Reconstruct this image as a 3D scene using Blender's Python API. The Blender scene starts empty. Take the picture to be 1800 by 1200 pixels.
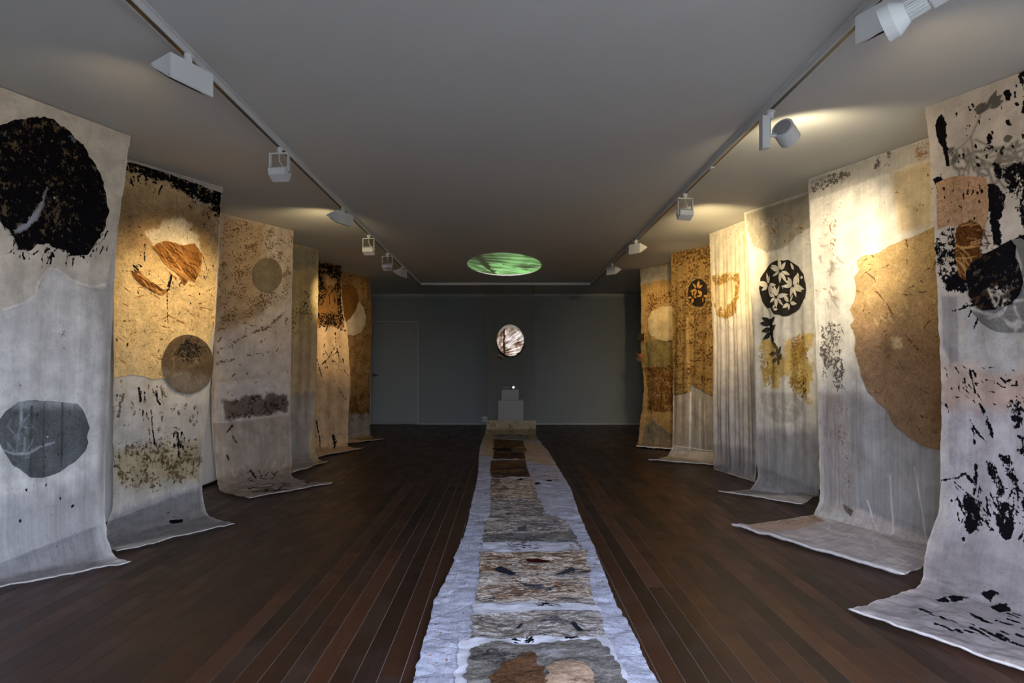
import bpy, bmesh, math, random
import numpy as np
from mathutils import Vector, Matrix, Euler

R = math.radians
scene = bpy.context.scene
COL = scene.collection

# ---------------------------------------------------------------- camera, world, light, exposure
cam_data = bpy.data.cameras.new("camera")
cam = bpy.data.objects.new("camera", cam_data)
COL.objects.link(cam)
cam.location = (0, 0, 1.15)
cam.rotation_euler = (R(90), 0, 0)
cam_data.sensor_width = 36
cam_data.lens = 23
cam_data.shift_x = 11 / 1800
cam_data.shift_y = 48 / 1800
cam_data.clip_start = 0.05
scene.camera = cam

world = bpy.data.worlds.new("world")
scene.world = world
world.use_nodes = True
bg = world.node_tree.nodes["Background"]
bg.inputs[0].default_value = (0.68, 0.775, 1.0, 1)      # plain overcast sky outside the glazed front
bg.inputs[1].default_value = 34.0

def area_light(name, loc, rot, sx, sy, portal=False):
    d = bpy.data.lights.new(name, 'AREA')
    d.shape = 'RECTANGLE'; d.size = sx; d.size_y = sy
    d.cycles.is_portal = portal
    o = bpy.data.objects.new(name, d); COL.objects.link(o)
    o.location = loc; o.rotation_euler = rot
    return o
# the glazed front behind the camera lets the sky in: a light portal in its opening
area_light("window_portal", (0.85, -0.72, 1.25), (R(90), 0, 0), 2.8, 2.3, True)

scene.view_settings.view_transform = 'Standard'
scene.view_settings.look = 'None'
scene.view_settings.gamma = 1
scene.view_settings.use_curve_mapping = False
scene.view_settings.exposure = 0.15
scene.cycles.use_denoising = True
scene.cycles.use_adaptive_sampling = True
scene.cycles.adaptive_threshold = 0.025
scene.cycles.max_bounces = 6
scene.cycles.diffuse_bounces = 4
scene.cycles.transparent_max_bounces = 10
scene.cycles.sample_clamp_indirect = 4
scene.cycles.caustics_reflective = False
scene.cycles.caustics_refractive = False

# ---------------------------------------------------------------- helpers
def lin(c):
    c = np.asarray(c, float) / 255.0
    return np.where(c <= 0.04045, c / 12.92, ((c + 0.055) / 1.055) ** 2.4)
def lin4(c):
    l = lin(c); return (float(l[0]), float(l[1]), float(l[2]), 1.0)

def tag(o, label=None, cat=None, group=None, kind=None):
    if label: o["label"] = label
    if cat: o["category"] = cat
    if group: o["group"] = group
    if kind: o["kind"] = kind
    return o
def link(name, me, mat=None, parent=None):
    o = bpy.data.objects.new(name, me); COL.objects.link(o)
    if mat: me.materials.append(mat)
    if parent: o.parent = parent
    return o
def thing(name, loc, rotz=0, label=None, cat=None, group=None):
    o = bpy.data.objects.new(name, None); COL.objects.link(o)
    o.empty_display_size = 0.1
    o.location = loc; o.rotation_euler = (0, 0, rotz)
    return tag(o, label, cat, group)

class MB:
    """collects simple solids in one bmesh"""
    def __init__(self): self.bm = bmesh.new()
    def box(self, c, s, rot=None, bev=0.0):
        t = bmesh.new(); bmesh.ops.create_cube(t, size=1)
        bmesh.ops.scale(t, vec=s, verts=t.verts)
        if bev: bmesh.ops.bevel(t, geom=t.edges[:], offset=bev, segments=2, affect='EDGES', profile=0.5)
        self._add(t, c, rot); return self
    def cyl(self, a, b, r1, r2=None, n=20, caps=True):
        a, b = Vector(a), Vector(b); d = b - a
        t = bmesh.new()
        bmesh.ops.create_cone(t, cap_ends=caps, segments=n, radius1=r1, radius2=r1 if r2 is None else r2, depth=d.length)
        q = Vector((0, 0, 1)).rotation_difference(d.normalized())
        bmesh.ops.rotate(t, cent=(0, 0, 0), matrix=q.to_matrix(), verts=t.verts)
        bmesh.ops.translate(t, vec=(a + b) / 2, verts=t.verts)
        self._merge(t); return self
    def prism(self, pts, y0, y1):
        """polygon in local xz extruded along y"""
        bm = self.bm
        A = [bm.verts.new((x, y0, z)) for x, z in pts]; B = [bm.verts.new((x, y1, z)) for x, z in pts]
        n = len(pts)
        bm.faces.new(A); bm.faces.new(B[::-1])
        for i in range(n): bm.faces.new((A[i], B[i], B[(i + 1) % n], A[(i + 1) % n]))
        return self
    def tube(self, pts, r, n=8):
        pts = [Vector(p) for p in pts]; rings = []
        for i, p in enumerate(pts):
            d = (pts[min(i + 1, len(pts) - 1)] - pts[max(i - 1, 0)]).normalized()
            u = d.orthogonal().normalized(); w = d.cross(u)
            if rings: # keep the frame steady
                u = (lastu - d * lastu.dot(d)).normalized(); w = d.cross(u)
            lastu = u
            rr = r[i] if hasattr(r, '__len__') else r
            rings.append([self.bm.verts.new(p + (u * math.cos(k * 2 * math.pi / n) + w * math.sin(k * 2 * math.pi / n)) * rr) for k in range(n)])
        for a, b in zip(rings[:-1], rings[1:]):
            for k in range(n): self.bm.faces.new((a[k], a[(k + 1) % n], b[(k + 1) % n], b[k]))
        self.bm.faces.new(rings[0][::-1]); self.bm.faces.new(rings[-1])
        return self
    def _add(self, t, c, rot):
        if rot: bmesh.ops.rotate(t, cent=(0, 0, 0), matrix=Euler(rot).to_matrix(), verts=t.verts)
        bmesh.ops.translate(t, vec=c, verts=t.verts); self._merge(t)
    def _merge(self, t):
        me = bpy.data.meshes.new("t"); t.to_mesh(me); t.free(); self.bm.from_mesh(me); bpy.data.meshes.remove(me)
    def build(self, name, mat, parent=None, smooth=False):
        bmesh.ops.recalc_face_normals(self.bm, faces=self.bm.faces[:])
        me = bpy.data.meshes.new(name); self.bm.to_mesh(me); self.bm.free()
        if smooth: me.polygons.foreach_set("use_smooth", [True] * len(me.polygons))
        return link(name, me, mat, parent)

# ---------------------------------------------------------------- materials
def new_mat(name):
    m = bpy.data.materials.new(name); m.use_nodes = True
    nt = m.node_tree; nt.nodes.clear()
    out = nt.nodes.new("ShaderNodeOutputMaterial")
    return m, nt, out
class NT:
    """small wrapper to write node graphs in few lines"""
    def __init__(self, nt): self.nt = nt
    def n(self, typ, **kw):
        nd = self.nt.nodes.new(typ)
        for k, v in kw.items():
            if k.startswith("i_"):
                key = k[2:]; key = int(key) if key.isdigit() else key.replace("_", " ")
                self.put(nd.inputs[key], v)
            else: setattr(nd, k, v)
        return nd
    def put(self, sock, v):
        if isinstance(v, bpy.types.NodeSocket): self.nt.links.new(v, sock)
        else: sock.default_value = v
    def math(self, op, a, b=0.0, c=None, clamp=False):
        nd = self.nt.nodes.new("ShaderNodeMath"); nd.operation = op; nd.use_clamp = clamp
        self.put(nd.inputs[0], a); self.put(nd.inputs[1], b)
        if c is not None: self.put(nd.inputs[2], c)
        return nd.outputs[0]
    def mix(self, f, a, b, mode='MIX'):
        nd = self.nt.nodes.new("ShaderNodeMix"); nd.data_type = 'RGBA'; nd.blend_type = mode
        self.put(nd.inputs[0], f); self.put(nd.inputs[6], a); self.put(nd.inputs[7], b)
        return nd.outputs[2]
    def noise(self, vec, scale, detail=3, rough=0.55, dist=0.0):
        nd = self.n("ShaderNodeTexNoise"); self.put(nd.inputs["Vector"], vec)
        nd.inputs["Scale"].default_value = scale; nd.inputs["Detail"].default_value = detail
        nd.inputs["Roughness"].default_value = rough; nd.inputs["Distortion"].default_value = dist
        return nd.outputs[0]
    def mapping(self, vec, scale=(1, 1, 1), rot=(0, 0, 0), loc=(0, 0, 0)):
        nd = self.n("ShaderNodeMapping"); self.put(nd.inputs[0], vec)
        nd.inputs["Scale"].default_value = scale; nd.inputs["Rotation"].default_value = rot; nd.inputs["Location"].default_value = loc
        return nd.outputs[0]
    def smooth(self, v, lo, hi, a=0.0, b=1.0):
        nd = self.n("ShaderNodeMapRange", interpolation_type='SMOOTHSTEP'); self.put(nd.inputs[0], v)
        for k, x in zip((1, 2, 3, 4), (lo, hi, a, b)): self.put(nd.inputs[k], x)
        return nd.outputs[0]
    def ramp(self, f, stops):
        nd = self.n("ShaderNodeValToRGB"); self.put(nd.inputs[0], f); cr = nd.color_ramp
        while len(cr.elements) < len(stops): cr.elements.new(0.5)
        for e, (p, c) in zip(cr.elements, stops): e.position = p; e.color = c
        return nd.outputs[0]

def plain(name, col, rough=0.5, metal=0.0, noise=0.06, scale=8.0, emit=None):
    m, nt, out = new_mat(name); g = NT(nt)
    p = g.n("ShaderNodeBsdfPrincipled"); p.inputs["Roughness"].default_value = rough; p.inputs["Metallic"].default_value = metal
    c = lin4(col); geo = g.n("ShaderNodeNewGeometry")
    nz = g.noise(geo.outputs["Position"], scale, 4)
    f = g.smooth(nz, 0.3, 0.7)
    lo = tuple(x * (1 - noise) for x in c[:3]) + (1,); hi = tuple(min(1, x * (1 + noise)) for x in c[:3]) + (1,)
    g.put(p.inputs["Base Color"], g.mix(f, lo, hi))
    if emit:
        p.inputs["Emission Color"].default_value = emit[0] + (1,); p.inputs["Emission Strength"].default_value = emit[1]
    nt.links.new(p.outputs[0], out.inputs[0]); return m

def cloth_mat(name, rust=((150, 95, 40), (60, 35, 15)), ink=(14, 13, 15), ink_s=26.0, rust_s=38.0, streak=0.10, transl=0.35,
              crinkle=0.25, crinkle_s=22.0, fibre=0.0, sheen=0.0, aniso=1.0, grit=0.06, opaque=False, layers=None, lmix=0.85, ink_k=0.92, rust_k=0.92):
    """muslin or paper; the painted marks come from the mesh's own attributes, noise gives them their broken edges"""
    m, nt, out = new_mat(name); g = NT(nt)
    uv = g.n("ShaderNodeUVMap").outputs[0]
    uva = uv if aniso == 1.0 else g.mapping(uv, (1, aniso, 1))
    tint = g.n("ShaderNodeAttribute", attribute_name="tint"); marks = g.n("ShaderNodeAttribute", attribute_name="marks")
    sep = g.n("ShaderNodeSeparateColor"); nt.links.new(marks.outputs[0], sep.inputs[0])
    # weave streaks along the drop, broad mottling
    st = g.noise(g.mapping(uv, (46, 1.3, 1)), 1.0, 3, 0.6)
    mo = g.smooth(g.noise(uv, 6.0, 5, 0.68), 0.3, 0.7)
    fine = g.noise(uv, 150.0, 2, 0.75)
    v = g.math('ADD', g.math('MULTIPLY', g.math('SUBTRACT', st, 0.5), streak * 3), g.math('MULTIPLY', g.math('SUBTRACT', mo, 0.5), 0.35))
    v = g.math('ADD', v, g.math('MULTIPLY', g.math('SUBTRACT', fine, 0.5), 0.42))
    v = g.math('ADD', v, 1.0)
    if fibre:
        fb = g.smooth(g.noise(g.mapping(uva, (1, 1, 1), (0, 0, 0.6 if aniso == 1.0 else 0)), 30.0, 6, 0.8, 2.0), 0.32, 0.68)
        v = g.math('ADD', v, g.math('MULTIPLY', g.math('SUBTRACT', fb, 0.5), fibre * 2.5))
    vv = g.n("ShaderNodeCombineColor"); [nt.links.new(v, vv.inputs[i]) for i in range(3)]
    base = g.mix(1.0, tint.outputs[0], vv.outputs[0], 'MULTIPLY')
    if layers:
        # torn and smeared scraps of several papers
        ln = g.n("ShaderNodeTexNoise"); nt.links.new(uva, ln.inputs["Vector"])
        for k_, v_ in (("Scale", 4.2), ("Detail", 6.0), ("Roughness", 0.62), ("Distortion", 1.8)): ln.inputs[k_].default_value = v_
        n2 = g.noise(uva, 34.0, 3, 0.7)
        lf = g.smooth(g.math('ADD', g.math('MULTIPLY', ln.outputs[0], 0.75), g.math('MULTIPLY', n2, 0.25)), 0.38, 0.62)
        base = g.mix(lmix, base, g.ramp(lf, [(p_, lin4(c_)) for p_, c_ in layers]))
    # rust and ochre stains
    rn = g.noise(uva, rust_s, 5, 0.7)
    clump = g.noise(uva, 5.5, 3, 0.6)
    rn = g.smooth(g.math('ADD', g.math('MULTIPLY', rn, 0.62), g.math('MULTIPLY', clump, 0.38)), 0.34, 0.66)
    rm = g.math('ADD', sep.outputs[1], g.math('MULTIPLY', g.math('SUBTRACT', rn, 0.5), rust_k))
    rm = g.smooth(rm, 0.47, 0.68)
    rcol = g.mix(g.smooth(g.noise(uva, rust_s * 0.9 + 3, 3, 0.6), 0.35, 0.66), lin4(rust[0]), lin4(rust[1]))
    base = g.mix(g.math('MULTIPLY', rm, 0.88), base, rcol)
    # black ink
    ikn = g.noise(uva, ink_s, 5, 0.74)
    ikn = g.smooth(g.math('ADD', g.math('ADD', g.math('MULTIPLY', ikn, 0.46), g.math('MULTIPLY', clump, 0.26)), g.math('MULTIPLY', g.noise(g.mapping(uva, (1, 0.45, 1)), ink_s * 4.5, 2, 0.7), 0.28)), 0.37, 0.63)
    im = g.math('ADD', sep.outputs[0], g.math('MULTIPLY', g.math('SUBTRACT', ikn, 0.5), ink_k))
    im = g.smooth(im, 0.47, 0.57)
    icol = g.mix(g.smooth(fine, 0.4, 0.7), lin4(ink), lin4([min(255, x * 2.4) for x in ink]))
    base = g.mix(im, base, icol)
    if grit:
        gn = g.noise(uv, 75.0, 2, 0.6)
        base = g.mix(g.math('MULTIPLY', g.smooth(gn, 0.66, 0.74), min(1.0, grit * 9)), base, lin4((58, 44, 32)))
    dif = g.n("ShaderNodeBsdfDiffuse"); nt.links.new(base, dif.inputs[0])
    trl = g.n("ShaderNodeBsdfTranslucent"); nt.links.new(base, trl.inputs[0])
    hgt = g.math('ADD', g.noise(uv, crinkle_s, 4, 0.62, 0.6), g.math('MULTIPLY', st, 0.5))
    bmp = g.n("ShaderNodeBump"); bmp.inputs["Strength"].default_value = crinkle; bmp.inputs["Distance"].default_value = 0.02
    nt.links.new(hgt, bmp.inputs["Height"]); nt.links.new(bmp.outputs[0], dif.inputs["Normal"])
    mx = g.n("ShaderNodeMixShader"); mx.inputs[0].default_value = transl
    nt.links.new(dif.outputs[0], mx.inputs[1]); nt.links.new(trl.outputs[0], mx.inputs[2]); body = mx.outputs[0]
    if sheen:
        gl = g.n("ShaderNodeBsdfGlossy"); gl.inputs["Roughness"].default_value = 0.3; nt.links.new(bmp.outputs[0], gl.inputs["Normal"])
        m2 = g.n("ShaderNodeMixShader"); g.put(m2.inputs[0], g.math('MULTIPLY', sep.outputs[2], sheen)); nt.links.new(body, m2.inputs[1]); nt.links.new(gl.outputs[0], m2.inputs[2]); body = m2.outputs[0]
    if opaque:
        nt.links.new(body, out.inputs[0]); return m
    tr = g.n("ShaderNodeBsdfTransparent")
    op = g.math('ADD', g.math('MULTIPLY', tint.outputs["Alpha"], 1.0 / 0.86), g.math('MULTIPLY', g.math('MULTIPLY', g.math('SUBTRACT', st, 0.5), streak * 4), tint.outputs["Alpha"]))
    op = g.math('MAXIMUM', op, g.math('MAXIMUM', im, rm), clamp=True)
    op = g.math('MAXIMUM', op, g.smooth(tint.outputs["Alpha"], 0.97, 0.99))
    fin = g.n("ShaderNodeMixShader"); nt.links.new(op, fin.inputs[0]); nt.links.new(tr.outputs[0], fin.inputs[1]); nt.links.new(body, fin.inputs[2])
    nt.links.new(fin.outputs[0], out.inputs[0])
    return m

# ---------------------------------------------------------------- hanging cloth: surfaces and painting, all in metres on the cloth
def vnoise(x, y, seed=0):
    """smooth value noise, about -1..1"""
    xi = np.floor(x).astype(np.int64); yi = np.floor(y).astype(np.int64); xf = x - xi; yf = y - yi
    def h(a, b):
        n = (a * 374761393 + b * 668265263 + seed * 974711) & 0x7fffffff
        n = ((n ^ (n >> 13)) * 1274126177) & 0x7fffffff
        return ((n ^ (n >> 16)) & 0xffff) / 32767.5 - 1
    u = xf * xf * (3 - 2 * xf); v = yf * yf * (3 - 2 * yf)
    return (h(xi, yi) * (1 - u) + h(xi + 1, yi) * u) * (1 - v) + (h(xi, yi + 1) * (1 - u) + h(xi + 1, yi + 1) * u) * v
def fbm(x, y, seed=0, o=3):
    s = 0; a = 1
    for k in range(o): s = s + a * vnoise(x * 2 ** k, y * 2 ** k, seed + k); a *= 0.5
    return s / 1.75

def catmull(P, n):
    P = np.asarray(P, float); Q = np.vstack([2 * P[0] - P[1], P, 2 * P[-1] - P[-2]])
    out = []
    for i in range(1, len(Q) - 2):
        t = np.linspace(0, 1, n, endpoint=False)[:, None]
        p0, p1, p2, p3 = Q[i - 1], Q[i], Q[i + 1], Q[i + 2]
        # centripetal-ish tangents limited to the shorter neighbour so that knees stay tight
        d0, d1, d2 = np.linalg.norm(p1 - p0), np.linalg.norm(p2 - p1), np.linalg.norm(p3 - p2)
        m1 = ((p1 - p0) / d0 * d1 + (p2 - p1) / d1 * d0) / (d0 + d1) * d1
        m2 = ((p2 - p1) / d1 * d2 + (p3 - p2) / d2 * d1) / (d1 + d2) * d1
        h = (2 * t**3 - 3 * t**2 + 1) * p1 + (t**3 - 2 * t**2 + t) * m1 + (-2 * t**3 + 3 * t**2) * p2 + (t**3 - t**2) * m2
        out.append(h)
    return np.vstack(out + [P[-1:]])
def resample(C, n):
    d = np.concatenate([[0], np.cumsum(np.linalg.norm(np.diff(C, axis=0), axis=1))])
    s = np.linspace(0, d[-1], n)
    return np.stack([np.interp(s, d, C[:, k]) for k in range(3)], 1), d[-1]

class Cloth:
    """ruled surface between two edge curves (hang part, then the part lying on the floor), with folds"""
    def __init__(self, d):
        self.d = d; N = 400
        lh, a = resample(catmull(d['L'], 12), 1200); rh, b = resample(catmull(d['R'], 12), 1200)
        # the two edges share their parameter down to the knee and again to the end
        def split(C, n, z):
            k = int(np.argmax(C[:, 2] < z)) or len(C) - 1
            s = np.arange(len(C)); th = d['th']
            m = int(n * th)
            i = np.concatenate([np.linspace(0, k, m, endpoint=False), np.linspace(k, len(C) - 1, n - m)])
            return np.stack([np.interp(i, s, C[:, q]) for q in range(3)], 1)
        self.n = 1000
        self.EL = split(lh, self.n, d.get('zk', 0.22)); self.ER = split(rh, self.n, d.get('zk', 0.22))
        self.W = d['W']; self.Lg = 0.5 * (a + b)
        self.seed = d.get('seed', 1); self.amp = d.get('amp', 0.012); self.freq = d.get('freq', 3.0)
        self.fl = d.get('flutter', 0.006)
    def base(self, u, v):
        a = u / self.W; t = np.clip(v / self.Lg, 0, 1) * (self.n - 1)
        i = np.arange(self.n)
        L = np.stack([np.interp(t, i, self.EL[:, k]) for k in range(3)], -1)
        Rr = np.stack([np.interp(t, i, self.ER[:, k]) for k in range(3)], -1)
        return L + (Rr - L) * a[..., None]
    def normal(self, u, v):
        e = 0.01
        du = self.base(u + e, v) - self.base(u - e, v)
        dv = self.base(u, np.minimum(v + e, self.Lg)) - self.base(u, np.maximum(v - e, 0))
        n = np.cross(dv, du); n /= np.linalg.norm(n, axis=-1, keepdims=True) + 1e-9
        return n
    def pt(self, u, v, off=0.0):
        p = self.base(u, v); n = self.normal(u, v)
        # point towards the room: the side the camera end of the room sees
        ny = np.where(n[..., 2:3] > 0.6, 1, np.where(n[..., 1:2] < 0, 1, -1)); ny = np.where(n[..., 2:3] < -0.6, -1, ny); n = n * ny
        a = u / self.W; s = self.seed; z = p[..., 2]
        grow = np.clip((2.68 - z) / 0.8, 0, 1); flat = np.clip(z / 0.5, 0.0, 1)
        f = np.sin(2 * np.pi * (self.freq * a + 0.13 * s + 0.25 * vnoise(a * 2, v * 0.7, s))) * 0.6 + np.sin(2 * np.pi * (self.freq * 2.3 * a + 0.37 * s + 0.1 * v)) * 0.4
        f = f + 0.8 * fbm(a * 5 + 3, v * 0.9, s + 5)
        f = f * self.amp * grow * flat
        # the part on the floor lies in low wrinkles
        w = (0.5 + 0.5 * fbm(u * 9, v * 12, s + 9)) * 0.022 * (1 - np.clip(z / 0.15, 0, 1)) + self.fl * 0.5 * fbm(u * 14, v * 10, s + 17) * grow
        return p + n * (f + w + off)[..., None] if np.ndim(off) else p + n * (f + w + off)[..., None]

def seg_sd(x, y, P):
    """signed distance to polygon (negative inside)"""
    n = len(P); best = np.full(x.shape, 1e9); ins = np.zeros(x.shape, bool)
    for i in range(n):
        x0, y0 = P[i]; x1, y1 = P[(i + 1) % n]
        dx, dy = x1 - x0, y1 - y0; L2 = dx * dx + dy * dy + 1e-12
        t = np.clip(((x - x0) * dx + (y - y0) * dy) / L2, 0, 1)
        best = np.minimum(best, (x - x0 - t * dx) ** 2 + (y - y0 - t * dy) ** 2)
        c = (y0 > y) != (y1 > y)
        with np.errstate(divide='ignore', invalid='ignore'):
            ins ^= c & (x < dx * (y - y0) / (dy if dy else 1e-12) + x0)
    d = np.sqrt(best); return np.where(ins, -d, d)
def line_sd(x, y, P, w):
    best = np.full(x.shape, 1e9)
    m = len(P) - 1
    for i in range(m):
        x0, y0 = P[i]; x1, y1 = P[i + 1]
        dx, dy = x1 - x0, y1 - y0; L2 = dx * dx + dy * dy + 1e-12
        t = np.clip(((x - x0) * dx + (y - y0) * dy) / L2, 0, 1)
        ww = w[0] + (w[1] - w[0]) * (i + t) / m
        best = np.minimum(best, np.sqrt((x - x0 - t * dx) ** 2 + (y - y0 - t * dy) ** 2) - ww)
    return best
def paint(u, v, d, ops):
    """ops in cloth metres -> tint rgba and marks rgb for points (u, v)"""
    n = u.size
    T = np.empty((n, 4)); T[:, :3] = lin(d['col']); T[:, 3] = d['op']
    M = np.zeros((n, 4)); M[:, 3] = 1
    full = []
    for o in ops:
        if o[1] != 's': full.append(o); continue
        # a scatter of short strokes inside a polygon
        cnt, w0, w1, l0, l1, ang, spr, seed = o[6]; rg = random.Random(seed); Q = np.array(o[2], float)
        lo, hi = Q.min(0), Q.max(0); got = 0
        for _ in range(cnt * 12):
            x, y = rg.uniform(lo[0], hi[0]), rg.uniform(lo[1], hi[1])
            if seg_sd(np.array([x]), np.array([y]), Q)[0] > 0: continue
            a = R(ang + rg.uniform(-spr, spr)); L = rg.uniform(l0, l1); w = rg.uniform(w0, w1)
            b = a + rg.uniform(-0.4, 0.4)
            x1, y1 = x + math.cos(a) * L * 0.5, y + math.sin(a) * L * 0.5
            full.append((o[0], 'l', [(x, y), (x1, y1), (x1 + math.cos(b) * L * 0.5, y1 + math.sin(b) * L * 0.5)], o[3], o[4], o[5], (w, w * rg.uniform(0.3, 1))))
            got += 1
            if got >= cnt: break
    for k, o in enumerate(full):
        kind, shape, P = o[0], o[1], np.array(o[2], float)
        val, soft, nz = o[3], o[4], o[5]
        pad = soft + nz + 0.05
        if shape == 'l': pad += max(o[6])
        lo = P.min(0) - pad; hi = P.max(0) + pad
        i = np.nonzero((u > lo[0]) & (u < hi[0]) & (v > lo[1]) & (v < hi[1]))[0]
        if not len(i): continue
        x, y = u[i], v[i]
        sd = seg_sd(x, y, P) if shape == 'p' else line_sd(x, y, P, o[6])
        if nz: sd = sd + nz * fbm(x * 14, y * 14, k * 7 + 3)
        m = np.clip(0.5 - sd / max(soft, 1e-4), 0, 1)
        if kind == 'tint':
            c = np.append(lin(val[:3]), val[3] if len(val) > 3 else np.nan)
            for q in range(3): T[i, q] += (c[q] - T[i, q]) * m
            if len(val) > 3: T[i, 3] += (c[3] - T[i, 3]) * m
        elif kind == 'ink': M[i, 0] = np.maximum(M[i, 0], m * val)
        elif kind == 'rust': M[i, 1] = np.maximum(M[i, 1], m * val)
        elif kind == 'shine': M[i, 2] = np.maximum(M[i, 2], m * val)
        elif kind == 'clear': M[i, 0] *= 1 - m * val; M[i, 1] *= 1 - m * val
    return T, M
def attrs(me, u, v, T, M):
    a = me.attributes.new("tint", 'FLOAT_COLOR', 'POINT'); a.data.foreach_set("color", T.astype(np.float32).ravel())
    a = me.attributes.new("marks", 'FLOAT_COLOR', 'POINT'); a.data.foreach_set("color", M.astype(np.float32).ravel())
    uvl = me.uv_layers.new(name="UVMap")
    li = np.empty(len(me.loops), np.int32); me.loops.foreach_get("vertex_index", li)
    uvl.data.foreach_set("uv", np.stack([u[li], v[li]], 1).astype(np.float32).ravel())
    me.polygons.foreach_set("use_smooth", np.ones(len(me.polygons), bool))
def mesh_grid(name, pts, nu, nv, close=False):
    me = bpy.data.meshes.new(name)
    idx = np.arange(nu * nv).reshape(nv, nu)
    a = idx[:-1, :-1].ravel(); b = idx[:-1, 1:].ravel(); c = idx[1:, 1:].ravel(); e = idx[1:, :-1].ravel()
    F = np.stack([a, e, c, b], 1)
    if close:
        F = np.vstack([F, np.stack([idx[:-1, -1], idx[1:, -1], idx[1:, 0], idx[:-1, 0]], 1)])
    me.vertices.add(len(pts)); me.vertices.foreach_set("co", pts.astype(np.float32).ravel())
    me.loops.add(F.size); me.loops.foreach_set("vertex_index", F.astype(np.int32).ravel())
    me.polygons.add(len(F)); me.polygons.foreach_set("loop_start", np.arange(0, F.size, 4, dtype=np.int32))
    me.polygons.foreach_set("loop_total", np.full(len(F), 4, np.int32))
    me.update(); return me
def sheet(cl, name, mat, parent, col, op, ops, res, v0=0.0, v1=None, off=0.0, rag=0.005, selv=0.0):
    """the whole width of a cloth between two heights"""
    v1 = cl.Lg if v1 is None else v1
    nu = int(cl.W / res) + 1; nv = int((v1 - v0) / res) + 1
    V, U = np.meshgrid(np.linspace(v0, v1, nv), np.linspace(0, cl.W, nu), indexing='ij')
    u, v = U.ravel(), V.ravel()
    T, M = paint(u, v, dict(col=col, op=op), ops)
    if selv:
        e = np.clip(1 - np.minimum(u, cl.W - u) / 0.012, 0, 1) * selv
        T[:, 3] = np.clip(T[:, 3] + e, 0, 1)
    # frayed outline
    s = cl.seed
    eu = (np.clip(1 - u / 0.03, 0, 1) * fbm(v * 16, v * 0 + 1.5, s) - np.clip(1 - (cl.W - u) / 0.03, 0, 1) * fbm(v * 16, v * 0 + 7.5, s)) * rag * 2
    ev = np.clip(1 - (v1 - v) / 0.04, 0, 1) * fbm(u * 11, u * 0 + 3.5, s) * rag * 6
    top = np.clip(1 - (v - v0) / 0.03, 0, 1) * np.abs(fbm(u * 11, u * 0 + 9.5, s)) * rag * (3 if v0 > 0 else 0.6)
    P = cl.pt(u + eu, np.clip(v - np.abs(ev) + top, 0, cl.Lg), off)
    P[:, 2] = np.clip(P[:, 2], 0.004 + off, 2.694)
    me = mesh_grid(name, P - np.array(parent.location), nu, nv); attrs(me, u, v, T, M)
    o = link(name, me, mat[0], parent); me.materials.append(mat[1])
    # dense parts of the cloth use the closed weave, thin parts the sheer one
    q = np.empty(len(me.loops), np.int32); me.loops.foreach_get("vertex_index", q)
    me.polygons.foreach_set("material_index", (T[q, 3].reshape(-1, 4).min(1) >= 0.85).astype(np.int32))
    return o
def patch(cl, name, mat, parent, outline, col, op, ops, off=0.006, nz=0.006, res=0.012, label=None):
    """a piece stuck on the cloth: outline in cloth metres, built from rings, following the folds"""
    O = np.array(outline, float); c = O.mean(0)
    O2 = np.vstack([O, O[:1]]); d = np.concatenate([[0], np.cumsum(np.linalg.norm(np.diff(O2, axis=0), axis=1))])
    n = max(40, int(d[-1] / res)); s = np.linspace(0, d[-1], n, endpoint=False)
    B = np.stack([np.interp(s, d, O2[:, k]) for k in (0, 1)], 1)
    if nz:
        r = B - c; r /= np.linalg.norm(r, axis=1, keepdims=True)
        B = B + r * (nz * fbm(B[:, 0] * 22, B[:, 1] * 22, int(abs(c[0]) * 977) + 3))[:, None]
    rad = np.linalg.norm(B - c, axis=1).max(); nr = max(6, int(rad / res))
    f = np.concatenate([np.linspace(0.02, 1, nr)])
    UV = c + (B[None] - c) * f[:, None, None]
    u, v = UV[..., 0].ravel(), UV[..., 1].ravel()
    u = np.clip(u, 0.001, cl.W - 0.001); v = np.clip(v, 0.004, cl.Lg)
    T, M = paint(u, v, dict(col=col, op=op), ops)
    lift = np.full(u.shape, off); P = cl.pt(u, v, lift)
    P[:, 2] = np.clip(P[:, 2], 0.004 + off, 2.694)
    me = mesh_grid(name, P - np.array(parent.location), n, nr, close=True); attrs(me, u, v, T, M)
    o = link(name, me, mat, parent)
    if label: o["label"] = label
    return o
def hem(cl, name, mat, parent, r, which='end', v0=0.0, v1=None, off=0.0):
    """rolled hem along the lying end of a cloth"""
    n = 60; u = np.linspace(0.0, cl.W, n); v = np.full(n, cl.Lg if v1 is None else v1)
    P = cl.pt(u, v); P[:, 2] = np.maximum(P[:, 2], 0) + r * 0.8 if v1 is None else P[:, 2]
    P += 0.004 * np.stack([fbm(u * 20, u * 0 + k, 3) for k in (1.5, 4.5, 8.5)], 1)
    b = MB(); rr = r * (1 + 0.35 * fbm(u * 25, u * 0 + 2.5, 11))
    rr[0] *= 0.5; rr[-1] *= 0.5
    b.tube(P - np.array(parent.location), rr, 8)
    o = b.build(name, mat, parent, smooth=True); return o

# ---------------------------------------------------------------- the room
HW, YB, YF, CH = 2.92, 13.5, -0.7, 2.7          # half width, far wall, wall behind the camera, ceiling height
m_wall = plain("wall_paint", (205, 205, 202), 0.6, noise=0.03, scale=1.2)
m_ceil = plain("ceiling_paint", (204, 204, 198), 0.7, noise=0.02, scale=0.8)
m_trim = plain("trim_paint", (160, 160, 156), 0.45, noise=0.02)
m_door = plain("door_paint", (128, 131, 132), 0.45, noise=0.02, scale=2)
m_black = plain("black_metal", (18, 18, 20), 0.35)
m_white = plain("white_enamel", (214, 216, 212), 0.4, noise=0.02)
m_grey = plain("grey_plastic", (150, 150, 150), 0.5)

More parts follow.
